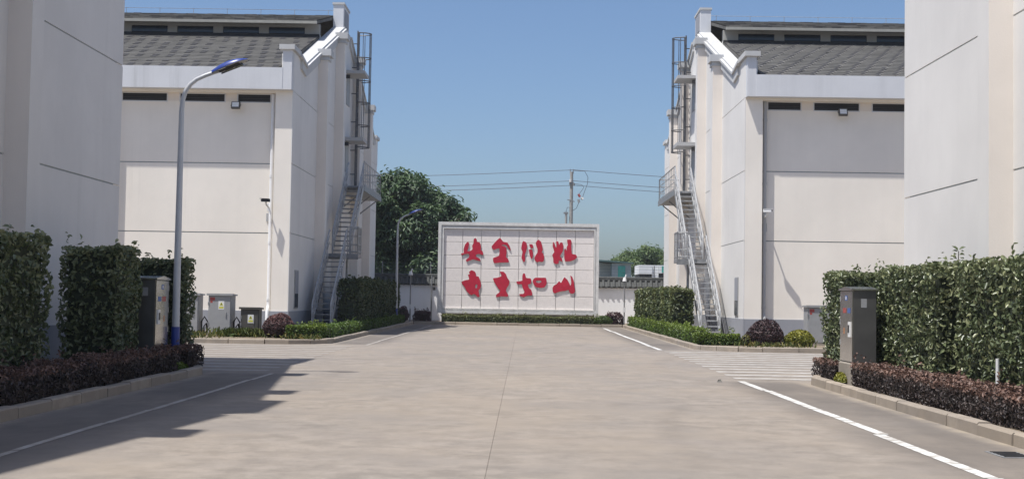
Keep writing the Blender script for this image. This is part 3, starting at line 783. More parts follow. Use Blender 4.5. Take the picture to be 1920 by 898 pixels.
# ================================================================== SLOGAN WALL
SY = 67.0
sg = empty('slogan_board', (0, SY, 0.09), 'big stone board with raised red Chinese characters at the end of the road', 'sign board')
MB().box(-3.86, 3.83, SY+0.1, SY+0.55, 0.05, 0.50).obj('base', 'sign_base', sg)
MB().box(-3.95, 3.92, SY+0.06, SY+0.5, 0.50, 5.10).obj('core', 'sign_frame', sg)
x0, x1, z0, z1 = -3.86, 3.84, 0.80, 4.88
pw, ph = (x1-x0)/8, (z1-z0)/6
pm = MB(); c = 0.012
def panel_mesh(w, h):
    vs = [(-w/2+.01, 0.05, -h/2+.01), (w/2-.01, 0.05, -h/2+.01), (w/2-.01, 0.05, h/2-.01), (-w/2+.01, 0.05, h/2-.01),
          (-w/2+.011, 0.006, -h/2+.011), (w/2-.011, 0.006, -h/2+.011), (w/2-.011, 0.006, h/2-.011), (-w/2+.011, 0.006, h/2-.011),
          (-w/2+.019, 0, -h/2+.019), (w/2-.019, 0, -h/2+.019), (w/2-.019, 0, h/2-.019), (-w/2+.019, 0, h/2-.019)]
    fs = [(8,9,10,11)]+[(k+i, k+(i+1)%4, k+4+(i+1)%4, k+4+i) for k in (0, 4) for i in range(4)]
    return MB().add(vs, fs).mesh('panel', ['sign_panel'], (0, 0, 0))
pmesh = panel_mesh(pw, ph)
for i in range(8):
    for j in range(6):
        place('panel', pmesh, sg, (x0+(i+0.5)*pw, SY-0.02+rnd.uniform(-.0008, .0008), z0+(j+0.5)*ph))
def frame_ring(o, i, ya, yb, name):
    (ox0, ox1, oz0, oz1), (ix0, ix1, iz0, iz1) = o, i
    MB().prism([(ox0, oz0), (ox1, oz0), (ix1, iz0), (ix0, iz0)], 'Y', ya, yb).obj(name, 'sign_frame', sg)
    MB().prism([(ox0, oz1), (ox1, oz1), (ix1, iz1), (ix0, iz1)], 'Y', ya, yb).obj(name, 'sign_frame', sg)
    MB().prism([(ox0, oz0), (ix0, iz0), (ix0, iz1), (ox0, oz1)], 'Y', ya, yb).obj(name, 'sign_frame', sg)
    MB().prism([(ox1, oz0), (ix1, iz0), (ix1, iz1), (ox1, oz1)], 'Y', ya, yb).obj(name, 'sign_frame', sg)
frame_ring((-4.15, 4.09, 0.56, 5.22), (-4.00, 3.96, 0.70, 5.06), SY-0.14, SY+0.58, 'outer_frame')
frame_ring((-4.00, 3.96, 0.70, 5.06), (-3.93, 3.90, 0.76, 4.97), SY-0.07, SY+0.4, 'middle_frame')
frame_ring((-3.93, 3.90, 0.76, 4.97), (-3.862, 3.842, 0.80, 4.88), SY-0.11, SY+0.3, 'inner_frame')
GLYPHS = {
 'A': [[(-2.98,3.61),(-2.83,3.63),(-2.84,3.84),(-2.78,4.06),(-2.64,4.23),(-2.57,4.13),(-2.6,3.9),(-2.66,3.76),(-2.64,3.72),(-2.49,3.75),(-2.38,3.83),(-2.41,4.02),(-2.34,4.14),(-2.34,4.34),(-2.26,4.42),(-2.19,4.34),(-2.18,4.22),(-2.05,4.21),(-1.98,4.09),(-1.96,3.93),(-1.96,3.78),(-1.89,3.77),(-1.83,3.59),(-1.86,3.55),(-2.06,3.61),(-2.21,3.57),(-2.22,3.47),(-2.0,3.35),(-1.97,3.23),(-2.17,3.28),(-2.35,3.33),(-2.51,3.27),(-2.68,3.19),(-2.72,3.29),(-2.57,3.41),(-2.53,3.51),(-2.58,3.61),(-2.85,3.57),(-2.92,3.51)]],
 'B': [[(-0.99,4.45),(-0.85,4.27),(-0.81,4.24),(-0.61,4.21),(-0.49,4.02),(-0.43,3.8),(-0.54,3.89),(-0.64,4.06),(-0.8,4.11),(-0.95,4.05),(-0.74,4.01),(-0.66,3.93),(-0.64,3.66),(-0.67,3.46),(-0.57,3.38),(-0.5,3.2),(-0.99,3.18),(-1.26,3.14),(-1.32,3.25),(-1.33,3.41),(-1.03,3.51),(-0.99,3.69),(-1.01,3.92),(-1.16,3.88),(-1.29,3.82),(-1.39,3.9),(-1.41,4.0),(-1.3,4.14),(-1.16,4.3)]],
 'C': [[(0.2,4.3),(0.36,4.23),(0.41,3.99),(0.35,3.77),(0.29,3.59),(0.32,3.43),(0.3,3.24),(0.23,3.23),(0.13,3.43),(0.15,3.59),(0.19,3.75),(0.11,3.91),(0.14,4.14)],[(0.52,4.15),(0.68,4.13),(0.73,3.96),(0.62,3.93),(0.54,4.04)],[(0.5,3.87),(0.66,3.88),(0.72,3.64),(0.69,3.44),(0.63,3.39),(0.55,3.6)],[(0.99,4.38),(1.11,4.28),(1.17,4.08),(1.21,3.88),(1.15,3.72),(1.23,3.69),(1.29,3.49),(1.27,3.31),(1.19,3.24),(1.03,3.27),(0.93,3.22),(0.83,3.3),(0.79,3.44),(0.87,3.6),(0.94,3.7),(0.96,3.88),(0.89,4.04),(0.85,4.21),(0.91,4.33)]],
 'D': [[(1.73,4.3),(1.81,4.18),(1.88,3.99),(1.93,4.05),(1.89,4.31),(1.99,4.31),(2.02,4.19),(2.06,4.12),(2.1,4.25),(2.2,4.26),(2.27,4.06),(2.25,3.84),(2.15,3.66),(2.09,3.54),(2.18,3.46),(2.23,3.26),(2.11,3.33),(2.04,3.34),(2.03,3.18),(1.9,3.14),(1.77,3.22),(1.76,3.46),(1.7,3.6),(1.81,3.76),(1.77,3.91),(1.72,4.05)],[(2.45,4.4),(2.63,4.41),(2.68,4.28),(2.66,4.11),(2.68,3.87),(2.7,3.67),(2.92,3.64),(2.97,3.52),(2.86,3.4),(2.65,3.31),(2.37,3.29),(2.32,3.47),(2.32,3.9),(2.37,3.95),(2.44,3.81),(2.44,4.02),(2.5,4.14),(2.47,4.26)]],
 'E': [[(-2.43,2.77),(-2.26,2.7),(-2.2,2.6),(-2.19,2.45),(-2.06,2.45),(-1.96,2.21),(-1.92,1.98),(-1.97,1.82),(-2.05,1.74),(-2.02,1.54),(-1.98,1.41),(-2.1,1.4),(-2.2,1.53),(-2.32,1.55),(-2.38,1.49),(-2.5,1.53),(-2.54,1.59),(-2.64,1.67),(-2.74,1.88),(-2.86,2.02),(-2.93,2.16),(-2.75,2.24),(-2.53,2.28),(-2.55,2.42),(-2.6,2.52),(-2.5,2.56),(-2.55,2.66)],[(-2.2,2.05),(-2.23,1.85),(-2.12,1.85),(-2.1,2.05)]],
 'F': [[(-0.98,2.72),(-0.78,2.71),(-0.66,2.59),(-0.58,2.39),(-0.47,2.24),(-0.49,2.06),(-0.61,1.88),(-0.65,1.72),(-0.52,1.53),(-0.54,1.44),(-0.88,1.46),(-1.13,1.4),(-1.14,1.53),(-0.96,1.66),(-0.93,1.77),(-1.02,1.83),(-1.12,1.99),(-1.25,2.18),(-1.32,2.37),(-1.09,2.4),(-0.89,2.47),(-0.88,2.55)]],
 'G': [[(0.23,2.64),(0.31,2.64),(0.37,2.41),(0.61,2.39),(0.65,2.29),(0.63,2.12),(0.47,2.09),(0.52,1.9),(0.64,1.82),(0.71,1.62),(0.7,1.52),(0.46,1.52),(0.29,1.43),(0.13,1.46),(0.03,1.58),(0.27,1.6),(0.32,1.72),(0.22,1.89),(0.18,2.09),(-0.06,2.09),(-0.12,2.22),(0.06,2.24),(0.2,2.27),(0.19,2.52)],[(0.77,2.37),(0.84,2.43),(1.38,2.44),(1.41,2.37),(1.44,2.15),(1.33,1.95),(1.13,1.92),(0.89,1.96),(0.77,2.1),(0.72,2.26)],[(0.89,2.29),(0.89,2.19),(1.04,2.14),(1.18,2.22),(1.15,2.3)]],
 'H': [[(2.34,2.49),(2.5,2.34),(2.61,2.13),(2.65,2.03),(2.7,2.17),(2.68,2.41),(2.64,2.58),(2.73,2.51),(2.82,2.29),(2.86,1.97),(2.9,1.78),(2.83,1.67),(2.69,1.65),(2.61,1.71),(2.57,1.85),(2.39,1.79),(2.12,1.75),(1.84,1.65),(1.76,1.74),(1.74,1.92),(1.8,2.04),(1.95,2.12),(2.07,2.28),(2.17,2.18),(2.23,2.28)]],
}

for key, polys in GLYPHS.items():
    cu = bpy.data.curves.new('character', 'CURVE'); cu.dimensions = '2D'; cu.fill_mode = 'BOTH'
    cu.offset = 0.004; cu.extrude = 0.020; cu.bevel_depth = 0.004; cu.bevel_resolution = 0
    for p in polys:
        # one corner-cutting pass rounds the brush strokes
        q = []
        for i in range(len(p)):
            a, b = p[i], p[(i+1) % len(p)]
            q += [(a[0]*.87+b[0]*.13, a[1]*.87+b[1]*.13), (a[0]*.13+b[0]*.87, a[1]*.13+b[1]*.87)]
        sp = cu.splines.new('POLY'); sp.points.add(len(q)-1); sp.use_cyclic_u = True
        for k, (x, z) in enumerate(q): sp.points[k].co = (x, z, 0, 1)
    tmp = bpy.data.objects.new('tmp', cu); COL.objects.link(tmp)
    dg = bpy.context.evaluated_depsgraph_get(); dg.update()
    me = bpy.data.meshes.new_from_object(tmp.evaluated_get(dg))
    bpy.data.objects.remove(tmp); bpy.data.curves.remove(cu)
    me.name = 'character'; me.transform(Matrix.Rotation(R(90), 4, 'X'))
    xs = [v.co.x for v in me.vertices]; zs = [v.co.z for v in me.vertices]
    cx, cz = (min(xs)+max(xs))/2, (min(zs)+max(zs))/2
    me.transform(Matrix.Translation((-cx, 0, -cz)))
    me.materials.clear(); me.materials.append(MT['red']); me.materials.append(MT['letter_side'])
    for f in me.polygons: f.material_index = 0 if abs(f.normal.y) > 0.9 else 1
    place('character', me, sg, (cx, SY-0.0445, cz))

# ================================================================== BOUNDARY WALL BEHIND
BY = 71.5
bw = empty('boundary_wall', (0, BY, 0), 'low white boundary wall capped with dark grey curved tiles', 'wall')
MB().box(-14, 14, BY-0.12, BY+0.12, 0.0, 1.98).obj('wall_body', 'boundary', bw)
MB().box(-14, 14, BY-0.16, BY+0.16, 1.98, 2.06).obj('cornice', 'boundary', bw)
MB().prism([(BY-0.24, 2.06), (BY+0.24, 2.06), (BY, 2.46)], 'X', -14, 14).obj('coping_bed', 'wall_tile', bw)
prof = [(math.cos(R(a))*0.085, math.sin(R(a))*0.085) for a in range(0, 181, 30)]
def cover_tile():
    m = MB(); d = Vector((0, -0.26, -0.40)); L = d.length; d.normalize(); u = Vector((0, 0.40, -0.26)).normalized()*-1
    n = len(prof); a = [Vector((x, 0, 0))+u*z for x, z in prof]; b = [p+d*L for p in a]
    m.add(a+b, [(i, i+1, n+i+1, n+i) for i in range(n-1)]+[tuple(range(n, 2*n))])
    m.add([b[0]+d*0.0, b[-1], b[-1]+Vector((0, 0, -0.05)), b[0]+Vector((0, 0, -0.05))], [(0,1,2,3)])
    return m.mesh('cover_tile', ['wall_tile'], (0, 0, 0), True)
def pan_tile():
    m = MB()
    m.add([(-0.075, -0.25, 2.075-2.44), (0.075, -0.25, 2.075-2.44), (0.075, 0, 0.01), (-0.075, 0, 0.01), (0.06, -0.26, 1.99-2.44), (0, -0.26, 1.96-2.44), (-0.06, -0.26, 1.99-2.44)], [(0,1,2,3), (1,0,6,5,4)])
    return m.mesh('drip_tile', ['wall_tile'], (0, 0, 0))
ct, pt = cover_tile(), pan_tile()
x = -9.6
while x < 9.6:
    o = place('cover_tile', ct, bw, (x+rnd.uniform(-.008, .008), BY, 2.45+rnd.uniform(-.006, .006)))
    place('drip_tile', pt, bw, (x+0.145, BY, 2.455))
    x += 0.29
MB().box(-14, 14, BY-0.10, BY+0.10, 2.42, 2.53).obj('ridge_course', 'wall_tile', bw)
MB().tube([(-14, BY, 2.55), (14, BY, 2.55)], 0.07, 8).obj('ridge_tile', 'wall_tile', bw, smooth=True)
fn = empty('security_fence', (0, BY+0.15, 2.5), 'thin wire security fence with slim posts on top of the tiled wall', 'fence')
for x in (-13, -10.2, -7.5, -4.85, -2, 1.2, 4.4, 7.4, 10.2): MB().box(x-0.025, x+0.025, BY+0.10, BY+0.15, 2.45, 3.25).obj('post', 'steel_dark', fn)
for z in (2.72, 2.88, 3.04, 3.20): MB().tube([(-13, BY+0.10, z), (0, BY+0.10, z-0.02), (10.2, BY+0.10, z)], 0.008, 4).obj('wire', 'wire', fn)

# ================================================================== LAMPS
def street_lamp(x, y, label):
    g = empty('street_lamp', (x, y, 0.09), label, 'street lamp', 'street lamps with blue heads')
    MB().box(x-0.16, x+0.16, y-0.16, y+0.16, 0.05, 0.115).obj('base_plate', 'steel_dark', g)
    MB().tube([(x, y, 0.115), (x, y, 0.80)], 0.074, 16).obj('blue_foot', 'blue', g, smooth=True)
    MB().tube([(x, y, 0.80), (x, y, 4.55)], 0.066, 16, r1=0.045).obj('pole', 'pole', g, smooth=True)
    pts = [(x, y, 4.55), (x+0.015, y, 4.75), (x+0.06, y, 4.90), (x+0.14, y, 5.02), (x+0.25, y, 5.11), (x+0.40, y, 5.18), (x+0.58, y, 5.245)]
    MB().tube(pts, 0.043, 12, r1=0.034).obj('arm', 'pole', g, smooth=True)
    # head: lofted shell
    a, L, tilt = Vector((x+0.52, y, 5.225)), 0.66, R(22)
    d = Vector((math.cos(tilt), 0, math.sin(tilt))); u = Vector((-math.sin(tilt), 0, math.cos(tilt))); w = Vector((0, 1, 0))
    secs = [(0.0, .050, .045), (.10, .075, .06), (.28, .115, .085), (.52, .145, .095), (.75, .135, .075), (.90, .095, .045), (1.0, .03, .015)]
    top = MB(); bot = MB(); n = 9
    tv, bv = [], []
    for s, hw, ht in secs:
        for i in range(n):
            an = math.pi*i/(n-1); tv.append(a+d*(s*L)+w*(math.cos(an)*hw)+u*(math.sin(an)*ht))
            bv.append(a+d*(s*L)+w*(math.cos(an)*hw*0.97)-u*(math.sin(an)*ht*0.55))
    fs = [(k*n+i, k*n+i+1, (k+1)*n+i+1, (k+1)*n+i) for k in range(len(secs)-1) for i in range(n-1)]
    hd = top.add(tv, fs+[tuple(range(n)), tuple(range((len(secs)-1)*n, len(secs)*n))]).obj('lamp_head', 'blue', g, smooth=True)
    un = bot.add(bv, fs+[tuple(range(n)), tuple(range((len(secs)-1)*n, len(secs)*n))]).obj('underside', 'lamp_under', hd, smooth=True)
    fin = MB()
    for k in range(14):
        s = 0.22+k*0.042; hw = 0.125
        c_ = a+d*(s*L)-u*0.022
        fin.bar(c_-w*hw, c_-w*hw*0.55-u*0.035, 0.008, 0.03, 0, d)
        fin.bar(c_+w*hw, c_+w*hw*0.55-u*0.035, 0.008, 0.03, 0, d)
    fin.obj('cooling_fins', 'black', hd, kind='stuff')
    for k in (0.46, 0.74):
        c_ = a+d*(k*L)-u*0.052
        MB().bar(c_-d*0.07, c_+d*0.07, 0.11, 0.016, 0, u).obj('led_panel', 'glass_dark', hd)
street_lamp(-5.74, 22.62, 'tall grey street lamp with blue foot beside the steel cabinet')
street_lamp(-5.72, 61.5, 'distant street lamp at the far end of the dark hedge')

def slim_lamp(x, y, label, h):
    g = empty('garden_lamp', (x, y, 0.09), label, 'garden lamp', 'slim white-headed lamps by the boundary wall')
    MB().tube([(x, y, 0.05), (x, y, h)], 0.035, 10, r1=0.028).obj('pole', 'steel_dark', g, smooth=True)
    MB().box(x-0.06, x+0.06, y-0.12, y-0.04, 0.75, 0.98).obj('control_box', 'pvc', g)
    MB().box(x-0.10, x+0.10, y-0.05, y+0.05, h-0.02, h+0.03).obj('bracket', 'steel_dark', g)
    hd = MB().tube([(x, y-0.02, h+0.03), (x, y-0.02, h+0.14), (x, y-0.02, h+0.22)], 0.11, 10, r1=0.06).obj('lamp_head', 'pvc', g, smooth=True)
    MB().tube([(x+0.03, y-0.02, h+0.22), (x+0.08, y-0.02, h+0.36)], 0.035, 8).obj('sensor', 'pvc', hd, smooth=True)
slim_lamp(-5.45, 66.0, 'slim dark lamp with white top standing left of the slogan board', 2.42)
slim_lamp(5.35, 66.0, 'slim dark lamp with white top standing right of the slogan board', 2.28)
wp = empty('wall_post', (-4.65, 69.8, 0.09), 'dark slim camera post standing close to the left edge of the slogan board', 'post')
MB().tube([(-4.65, 69.8, 0.05), (-4.65, 69.8, 2.5)], 0.04, 8).obj('pole', 'steel_dark', wp, smooth=True)
MB().box(-4.58, -4.44, 69.6, 69.8, 1.72, 1.88).obj('camera_box', 'black', wp)

# ================================================================== ELECTRIC CABINETS
def steel_cabinet(sx, xf, y0, y1, label):
    g = empty('steel_cabinet', (sx*xf, (y0+y1)/2, 0.09), label, 'electric cabinet', 'stainless roadside cabinets')
    w = 0.36; X = lambda a: sx*a
    MB().cbox(X(xf-0.03), X(xf+w+0.03), y0-0.03, y1+0.03, 0.0, 0.45, 0.02).obj('concrete_base', 'cement', g)
    MB().box(X(xf+0.004), X(xf+w), y0, y1, 0.45, 1.60).obj('body', 'stainless_side', g)
    rf = MB(); rf.prism([(y0-0.03, 1.60), (y1+0.03, 1.60), (y1+0.03, 1.625), ((y0+y1)/2, 1.665), (y0-0.03, 1.625)], 'X', X(xf-0.035), X(xf+w+0.03))
    rf.obj('lid', 'stainless', g)
    dr = MB().cbox(X(xf-0.016), X(xf+0.004), y0+0.02, y1-0.02, 0.47, 1.585, 0.004).obj('door', 'stainless', g)
    MB().box(X(xf-0.034), X(xf-0.0165), y0+0.10, y0+0.22, 0.86, 1.10).obj('lock_box', 'label_white', dr)
    MB().box(X(xf-0.042), X(xf-0.0345), y0+0.13, y0+0.19, 0.93, 1.05).obj('handle', 'black', dr)
    for nm, a, b, z0_, z1_, mt in (('blue_label', 0.40, 0.58, 1.44, 1.52, 'label_blue'), ('red_label', 0.48, 0.74, 1.24, 1.32, 'label_red'), ('blue_label', 0.16, 0.38, 1.24, 1.32, 'label_blue'), ('orange_label', 0.60, 0.70, 0.90, 1.00, 'label_orange')):
        MB().box(X(xf-0.0185), X(xf-0.0165), y0+a*(y1-y0), y0+b*(y1-y0), z0_, z1_).obj(nm, mt, dr)
    MB().box(X(xf-0.0200), X(xf-0.0186), y0+0.46*(y1-y0), y0+0.53*(y1-y0), 1.455, 1.505).obj('label_mark', 'label_white', dr)
    sp = MB().box(X(xf+0.12), X(xf+0.21), y0-0.003, y0-0.0005, 1.33, 1.47).obj('side_notice', 'cab_grey', g)
    for zz in (0.72, 1.05, 1.42): MB().tube([(X(xf-0.012), y1-0.03, zz), (X(xf-0.012), y1-0.03, zz+0.09)], 0.012, 6).obj('hinge', 'steel', dr, smooth=True)
steel_cabinet(-1, 5.83, 21.62, 22.42, 'stainless cabinet with bright door beside the blue-footed street lamp')
steel_cabinet(1, 5.50, 20.76, 21.58, 'stainless cabinet with dark broad side standing against the glossy hedge')

def grey_cabinet(x0, x1, y0, y1, zt, mat, label, sticker, red=0):
    g = empty('power_cabinet', ((x0+x1)/2, (y0+y1)/2, 0.09), label, 'electric cabinet', 'painted power cabinets by the left warehouse' if x0 < 0 else None)
    MB().box(x0-0.02, x1+0.02, y0-0.02, y1+0.02, 0.0, 0.16).obj('concrete_base', 'cement', g)
    MB().box(x0, x1, y0+0.012, y1, 0.16, zt-0.05).obj('body', mat, g)
    MB().prism([(y0-0.05, zt-0.05), (y1+0.05, zt-0.05), (y1+0.05, zt-0.01), (y0-0.05, zt+0.015)], 'X', x0-0.05, x1+0.05).obj('lid', mat, g)
    dr = MB().cbox(x0+0.025, x1-0.025, y0-0.008, y0+0.0115, 0.19, zt-0.075, 0.004).obj('door', mat, g)
    MB().box(x1-0.17, x1-0.14, y0-0.03, y0-0.0085, (zt+0.1)/2-0.06, (zt+0.1)/2+0.08).obj('handle', 'steel', dr)
    if sticker:
        cx = (x0+x1)/2+sticker[0]; cz = sticker[1]
        s = MB().box(cx-0.09, cx+0.09, y0-0.0105, y0-0.0085, cz-0.13, cz+0.13).obj('warning_label', 'label_white', dr)
        tri = MB().prism([(cx-0.06, cz-0.01), (cx+0.06, cz-0.01), (cx, cz+0.10)], 'Y', y0-0.0125, y0-0.0108)
        tri.obj('warning_triangle', 'label_yellow', dr)
        MB().box(cx-0.012, cx+0.012, y0-0.0145, y0-0.0128, cz+0.01, cz+0.06).obj('warning_mark', 'black', dr)
        MB().box(cx-0.07, cx+0.07, y0-0.0125, y0-0.0108, cz-0.10, cz-0.04).obj('warning_strip', 'label_yellow', dr)
    if red:
        MB().box(x0+0.05, x0+0.20, y0-0.0105, y0-0.0085, zt-0.20, zt-0.10).obj('red_label', 'label_red', dr)
        MB().box(x0+0.06, x0+0.13, y0-0.0105, y0-0.0085, zt-0.27, zt-0.205).obj('red_label', 'label_red', dr)
    for zz in (0.4, zt-0.35): MB().box(x0-0.012, x0+0.03, y0-0.02, y0-0.0085, zz, zz+0.10).obj('hinge', 'steel_dark', dr)
grey_cabinet(-10.35, -9.68, 40.0, 40.55, 1.36, 'cab_grey', 'tall grey power cabinet partly hidden by the near hedge, left of its twin', None)
grey_cabinet(-9.38, -8.68, 40.0, 40.60, 1.36, 'cab_grey', 'tall grey power cabinet with red and yellow warning labels', (0.05, 1.02), 1)
grey_cabinet(-8.38, -7.82, 40.0, 40.45, 0.96, 'cab_dark', 'short dark brown power cabinet with a yellow warning label', (0.03, 0.62))
grey_cabinet(8.95, 9.65, 40.0, 40.6, 1.30, 'cab_grey', 'grey power cabinet with a red label peeping out left of the glossy hedge', None, 1)
for x in (-9.52, -8.53):
    g = empty('cable_loop', (x, 40.3, 0.09), 'black cable loop by the tall grey cabinets, '+('between the two' if x < -9 else 'next to the short dark one'), 'cable')
    MB().tube([(x-0.08, 40.2, 0.08), (x-0.10, 40.15, 0.5), (x, 40.12, 0.66), (x+0.10, 40.15, 0.5), (x+0.06, 40.2, 0.08)], 0.025, 8).obj('cable', 'black', g, smooth=True)
    MB().tube([(x-0.02, 40.25, 0.08), (x-0.03, 40.2, 0.36), (x+0.04, 40.18, 0.46), (x+0.10, 40.2, 0.08)], 0.022, 8).obj('cable', 'black', g, smooth=True)

# ================================================================== PLANTS
SEED = [100]
def hedge(name, label, cat, b, n, size, mat, core, group=None, wob=0.06, tint=None, sprigs=0, aspect=0.5, inset=0.10, stems=0, spread=0.75, depth=0.14, corebot=True):
    x0, x1, y0, y1, z0, z1 = b
    x0, x1 = min(x0, x1), max(x0, x1)
    SEED[0] += 1; g = np.random.default_rng(SEED[0])
    o = empty(name, ((x0+x1)/2, (y0+y1)/2, 0.09), label, cat, group)
    org = ORG[o]
    P, N = box_surface(x0, x1, y0, y1, z0, z1, n, g, wob, depth=depth)
    if sprigs:
        k = sprigs; Q = np.stack([g.uniform(x0, x1, k), g.uniform(y0, y1, k), np.full(k, z1)], 1)
        Q = np.repeat(Q, 6, 0); Q[:, 2] += np.tile(np.linspace(0.0, 0.15, 6), k)*np.repeat(g.uniform(0.4, 1.2, k), 6); Q += g.normal(0, 0.025, Q.shape)
        P = np.concatenate([P, Q]); N = np.concatenate([N, np.tile((0, 0, 1.0), (len(Q), 1))])
    zz = (P[:, 2]-z0)/(z1-z0)
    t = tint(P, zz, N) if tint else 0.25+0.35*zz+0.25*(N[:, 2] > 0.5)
    me = leaf_mesh('foliage', mat, P, N, size, org, aspect, spread, 0.15, t, seed=SEED[0])
    f = bpy.data.objects.new('foliage', me); link(f, o, org)
    i = inset
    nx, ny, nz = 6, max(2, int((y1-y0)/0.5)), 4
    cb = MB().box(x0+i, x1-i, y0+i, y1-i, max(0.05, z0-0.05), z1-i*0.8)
    cb.obj('shade_core', core, o)  # solid dark block, the shade inside the hedge put into its colour
    for k in range(stems):
        sx_, sy_ = g.uniform(x0+0.2, x1-0.2), y0+(k+0.5)*(y1-y0)/stems
        MB().tube([(sx_, sy_, 0.05), (sx_+g.normal(0, .04), sy_+g.normal(0, .04), z1*0.6)], 0.022, 6).obj('stem', 'trunk', o, smooth=True)
    return o

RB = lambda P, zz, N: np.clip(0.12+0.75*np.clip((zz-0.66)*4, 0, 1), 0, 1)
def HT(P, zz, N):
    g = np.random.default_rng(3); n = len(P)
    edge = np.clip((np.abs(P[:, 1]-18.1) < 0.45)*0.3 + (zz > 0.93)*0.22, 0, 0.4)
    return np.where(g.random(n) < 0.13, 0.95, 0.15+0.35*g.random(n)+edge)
# near beds: tall clipped blocks
GN = 'tall clipped hedge blocks in the near beds'
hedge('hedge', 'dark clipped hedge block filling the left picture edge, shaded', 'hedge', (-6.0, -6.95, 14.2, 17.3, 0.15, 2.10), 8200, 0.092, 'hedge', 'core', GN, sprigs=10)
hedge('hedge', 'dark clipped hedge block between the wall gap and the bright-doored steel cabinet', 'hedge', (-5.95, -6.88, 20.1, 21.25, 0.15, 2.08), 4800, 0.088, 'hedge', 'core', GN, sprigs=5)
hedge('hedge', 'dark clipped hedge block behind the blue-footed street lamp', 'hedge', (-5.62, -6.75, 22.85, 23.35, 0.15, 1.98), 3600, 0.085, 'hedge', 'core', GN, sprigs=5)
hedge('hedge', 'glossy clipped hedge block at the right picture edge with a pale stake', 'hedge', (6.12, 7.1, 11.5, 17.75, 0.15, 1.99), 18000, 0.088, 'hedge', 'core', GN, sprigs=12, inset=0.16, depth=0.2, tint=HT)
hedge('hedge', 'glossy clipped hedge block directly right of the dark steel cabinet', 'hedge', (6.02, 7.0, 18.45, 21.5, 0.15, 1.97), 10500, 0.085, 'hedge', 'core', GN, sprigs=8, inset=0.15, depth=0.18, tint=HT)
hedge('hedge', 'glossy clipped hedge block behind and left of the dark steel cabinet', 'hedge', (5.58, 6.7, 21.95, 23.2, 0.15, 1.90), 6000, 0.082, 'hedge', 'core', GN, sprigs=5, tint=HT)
st = empty('plant_stake', (6.28, 16.1, 0.09), 'thin pale stake standing in the glossy hedge at the right picture edge', 'stake')
MB().tube([(6.09, 16.1, 0.05), (6.09, 16.1, 0.75)], 0.022, 8).obj('stake', 'pvc', st, smooth=True)
tw = empty('tall_shoot', (6.35, 18.35, 1.9), 'single leafy shoot sticking up above the glossy right hedge', 'plant')
MB().tube([(6.35, 18.35, 1.8), (6.36, 18.35, 2.15)], 0.006, 5).obj('stem', 'trunk', tw)
gg = np.random.default_rng(5); Pq = np.array([(6.36+s*0.05, 18.35, z) for z in (2.0, 2.05, 2.1, 2.15, 2.19) for s in (-1, 1)])
f = bpy.data.objects.new('leaves', leaf_mesh('leaves', 'hedge', Pq, np.tile((0, -0.4, 1.0), (10, 1)), 0.10, ORG[tw], 0.4, 0.3, seed=3)); link(f, tw, ORG[tw])

# near beds: low brown-red hedges along the kerb
GL = 'low brown-red hedges along the near kerbs'
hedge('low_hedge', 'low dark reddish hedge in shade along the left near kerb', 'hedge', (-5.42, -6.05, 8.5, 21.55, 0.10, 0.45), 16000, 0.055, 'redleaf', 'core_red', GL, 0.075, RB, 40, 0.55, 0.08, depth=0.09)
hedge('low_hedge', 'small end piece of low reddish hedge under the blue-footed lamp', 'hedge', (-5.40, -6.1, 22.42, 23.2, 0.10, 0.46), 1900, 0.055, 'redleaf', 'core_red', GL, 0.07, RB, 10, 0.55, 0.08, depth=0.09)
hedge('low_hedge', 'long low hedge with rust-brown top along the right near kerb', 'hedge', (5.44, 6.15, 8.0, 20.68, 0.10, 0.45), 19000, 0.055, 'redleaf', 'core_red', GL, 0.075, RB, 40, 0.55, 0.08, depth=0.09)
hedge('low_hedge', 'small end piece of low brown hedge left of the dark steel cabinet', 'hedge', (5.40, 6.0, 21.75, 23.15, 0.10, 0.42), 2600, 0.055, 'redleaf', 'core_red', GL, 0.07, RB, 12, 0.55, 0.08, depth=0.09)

ps = MB(); bmv = [(3.64,22.68,0),(3.72,22.66,0),(3.74,22.74,0),(3.66,22.76,0),(3.66,22.69,.045),(3.71,22.69,.05),(3.70,22.73,.04)]
tag(ps.add(bmv, [(0,1,5,4),(1,2,6,5),(2,3,6),(3,0,4,6),(4,5,6),(3,2,1,0)]).obj('small_stone', 'cab_dark', None, (3.69, 22.7, 0)), 'small dark stone lying on the road near the right crossing', 'stone')

def shrub(name, label, c, r, n, size, mat, core, group=None, tint=None, lo=-0.55, cat='shrub'):
    SEED[0] += 1; g = np.random.default_rng(SEED[0])
    o = empty(name, (c[0], c[1], 0.09), label, cat, group)
    P, N = round_surface(c, r, n, g, 0.10, lo); P[:, 2] = np.maximum(P[:, 2], 0.12)
    t = tint if tint is not None else np.clip((P[:, 2]-c[2])/(r[2])*0.5+0.4, 0, 1)
    f = bpy.data.objects.new('foliage', leaf_mesh('foliage', mat, P, N, size, ORG[o], 0.5, 0.7, 0, t, seed=SEED[0])); link(f, o, ORG[o])
    bm = bmesh.new(); bmesh.ops.create_icosphere(bm, subdivisions=2, radius=0.80)
    for v in bm.verts:
        k = 1+0.06*math.sin(v.co.x*9+v.co.y*7)+0.05*math.sin(v.co.z*11+1)
        v.co = Vector((v.co.x*r[0]*k, v.co.y*r[1]*k, max(v.co.z*r[2]*k, 0.1-c[2])+c[2]-0.09))
    me = bpy.data.meshes.new('shade_core'); bm.to_mesh(me); bm.free(); me.materials.append(MT[core])
    i = bpy.data.objects.new('shade_core', me); link(i, o, ORG[o])  # dark ball filling the shrub, its inner shade coloured in
    MB().tube([(c[0], c[1], 0.03), (c[0], c[1], c[2])], 0.03, 6).obj('stem', 'trunk', o, smooth=True)
GS = 'round purple shrubs by the far warehouses'
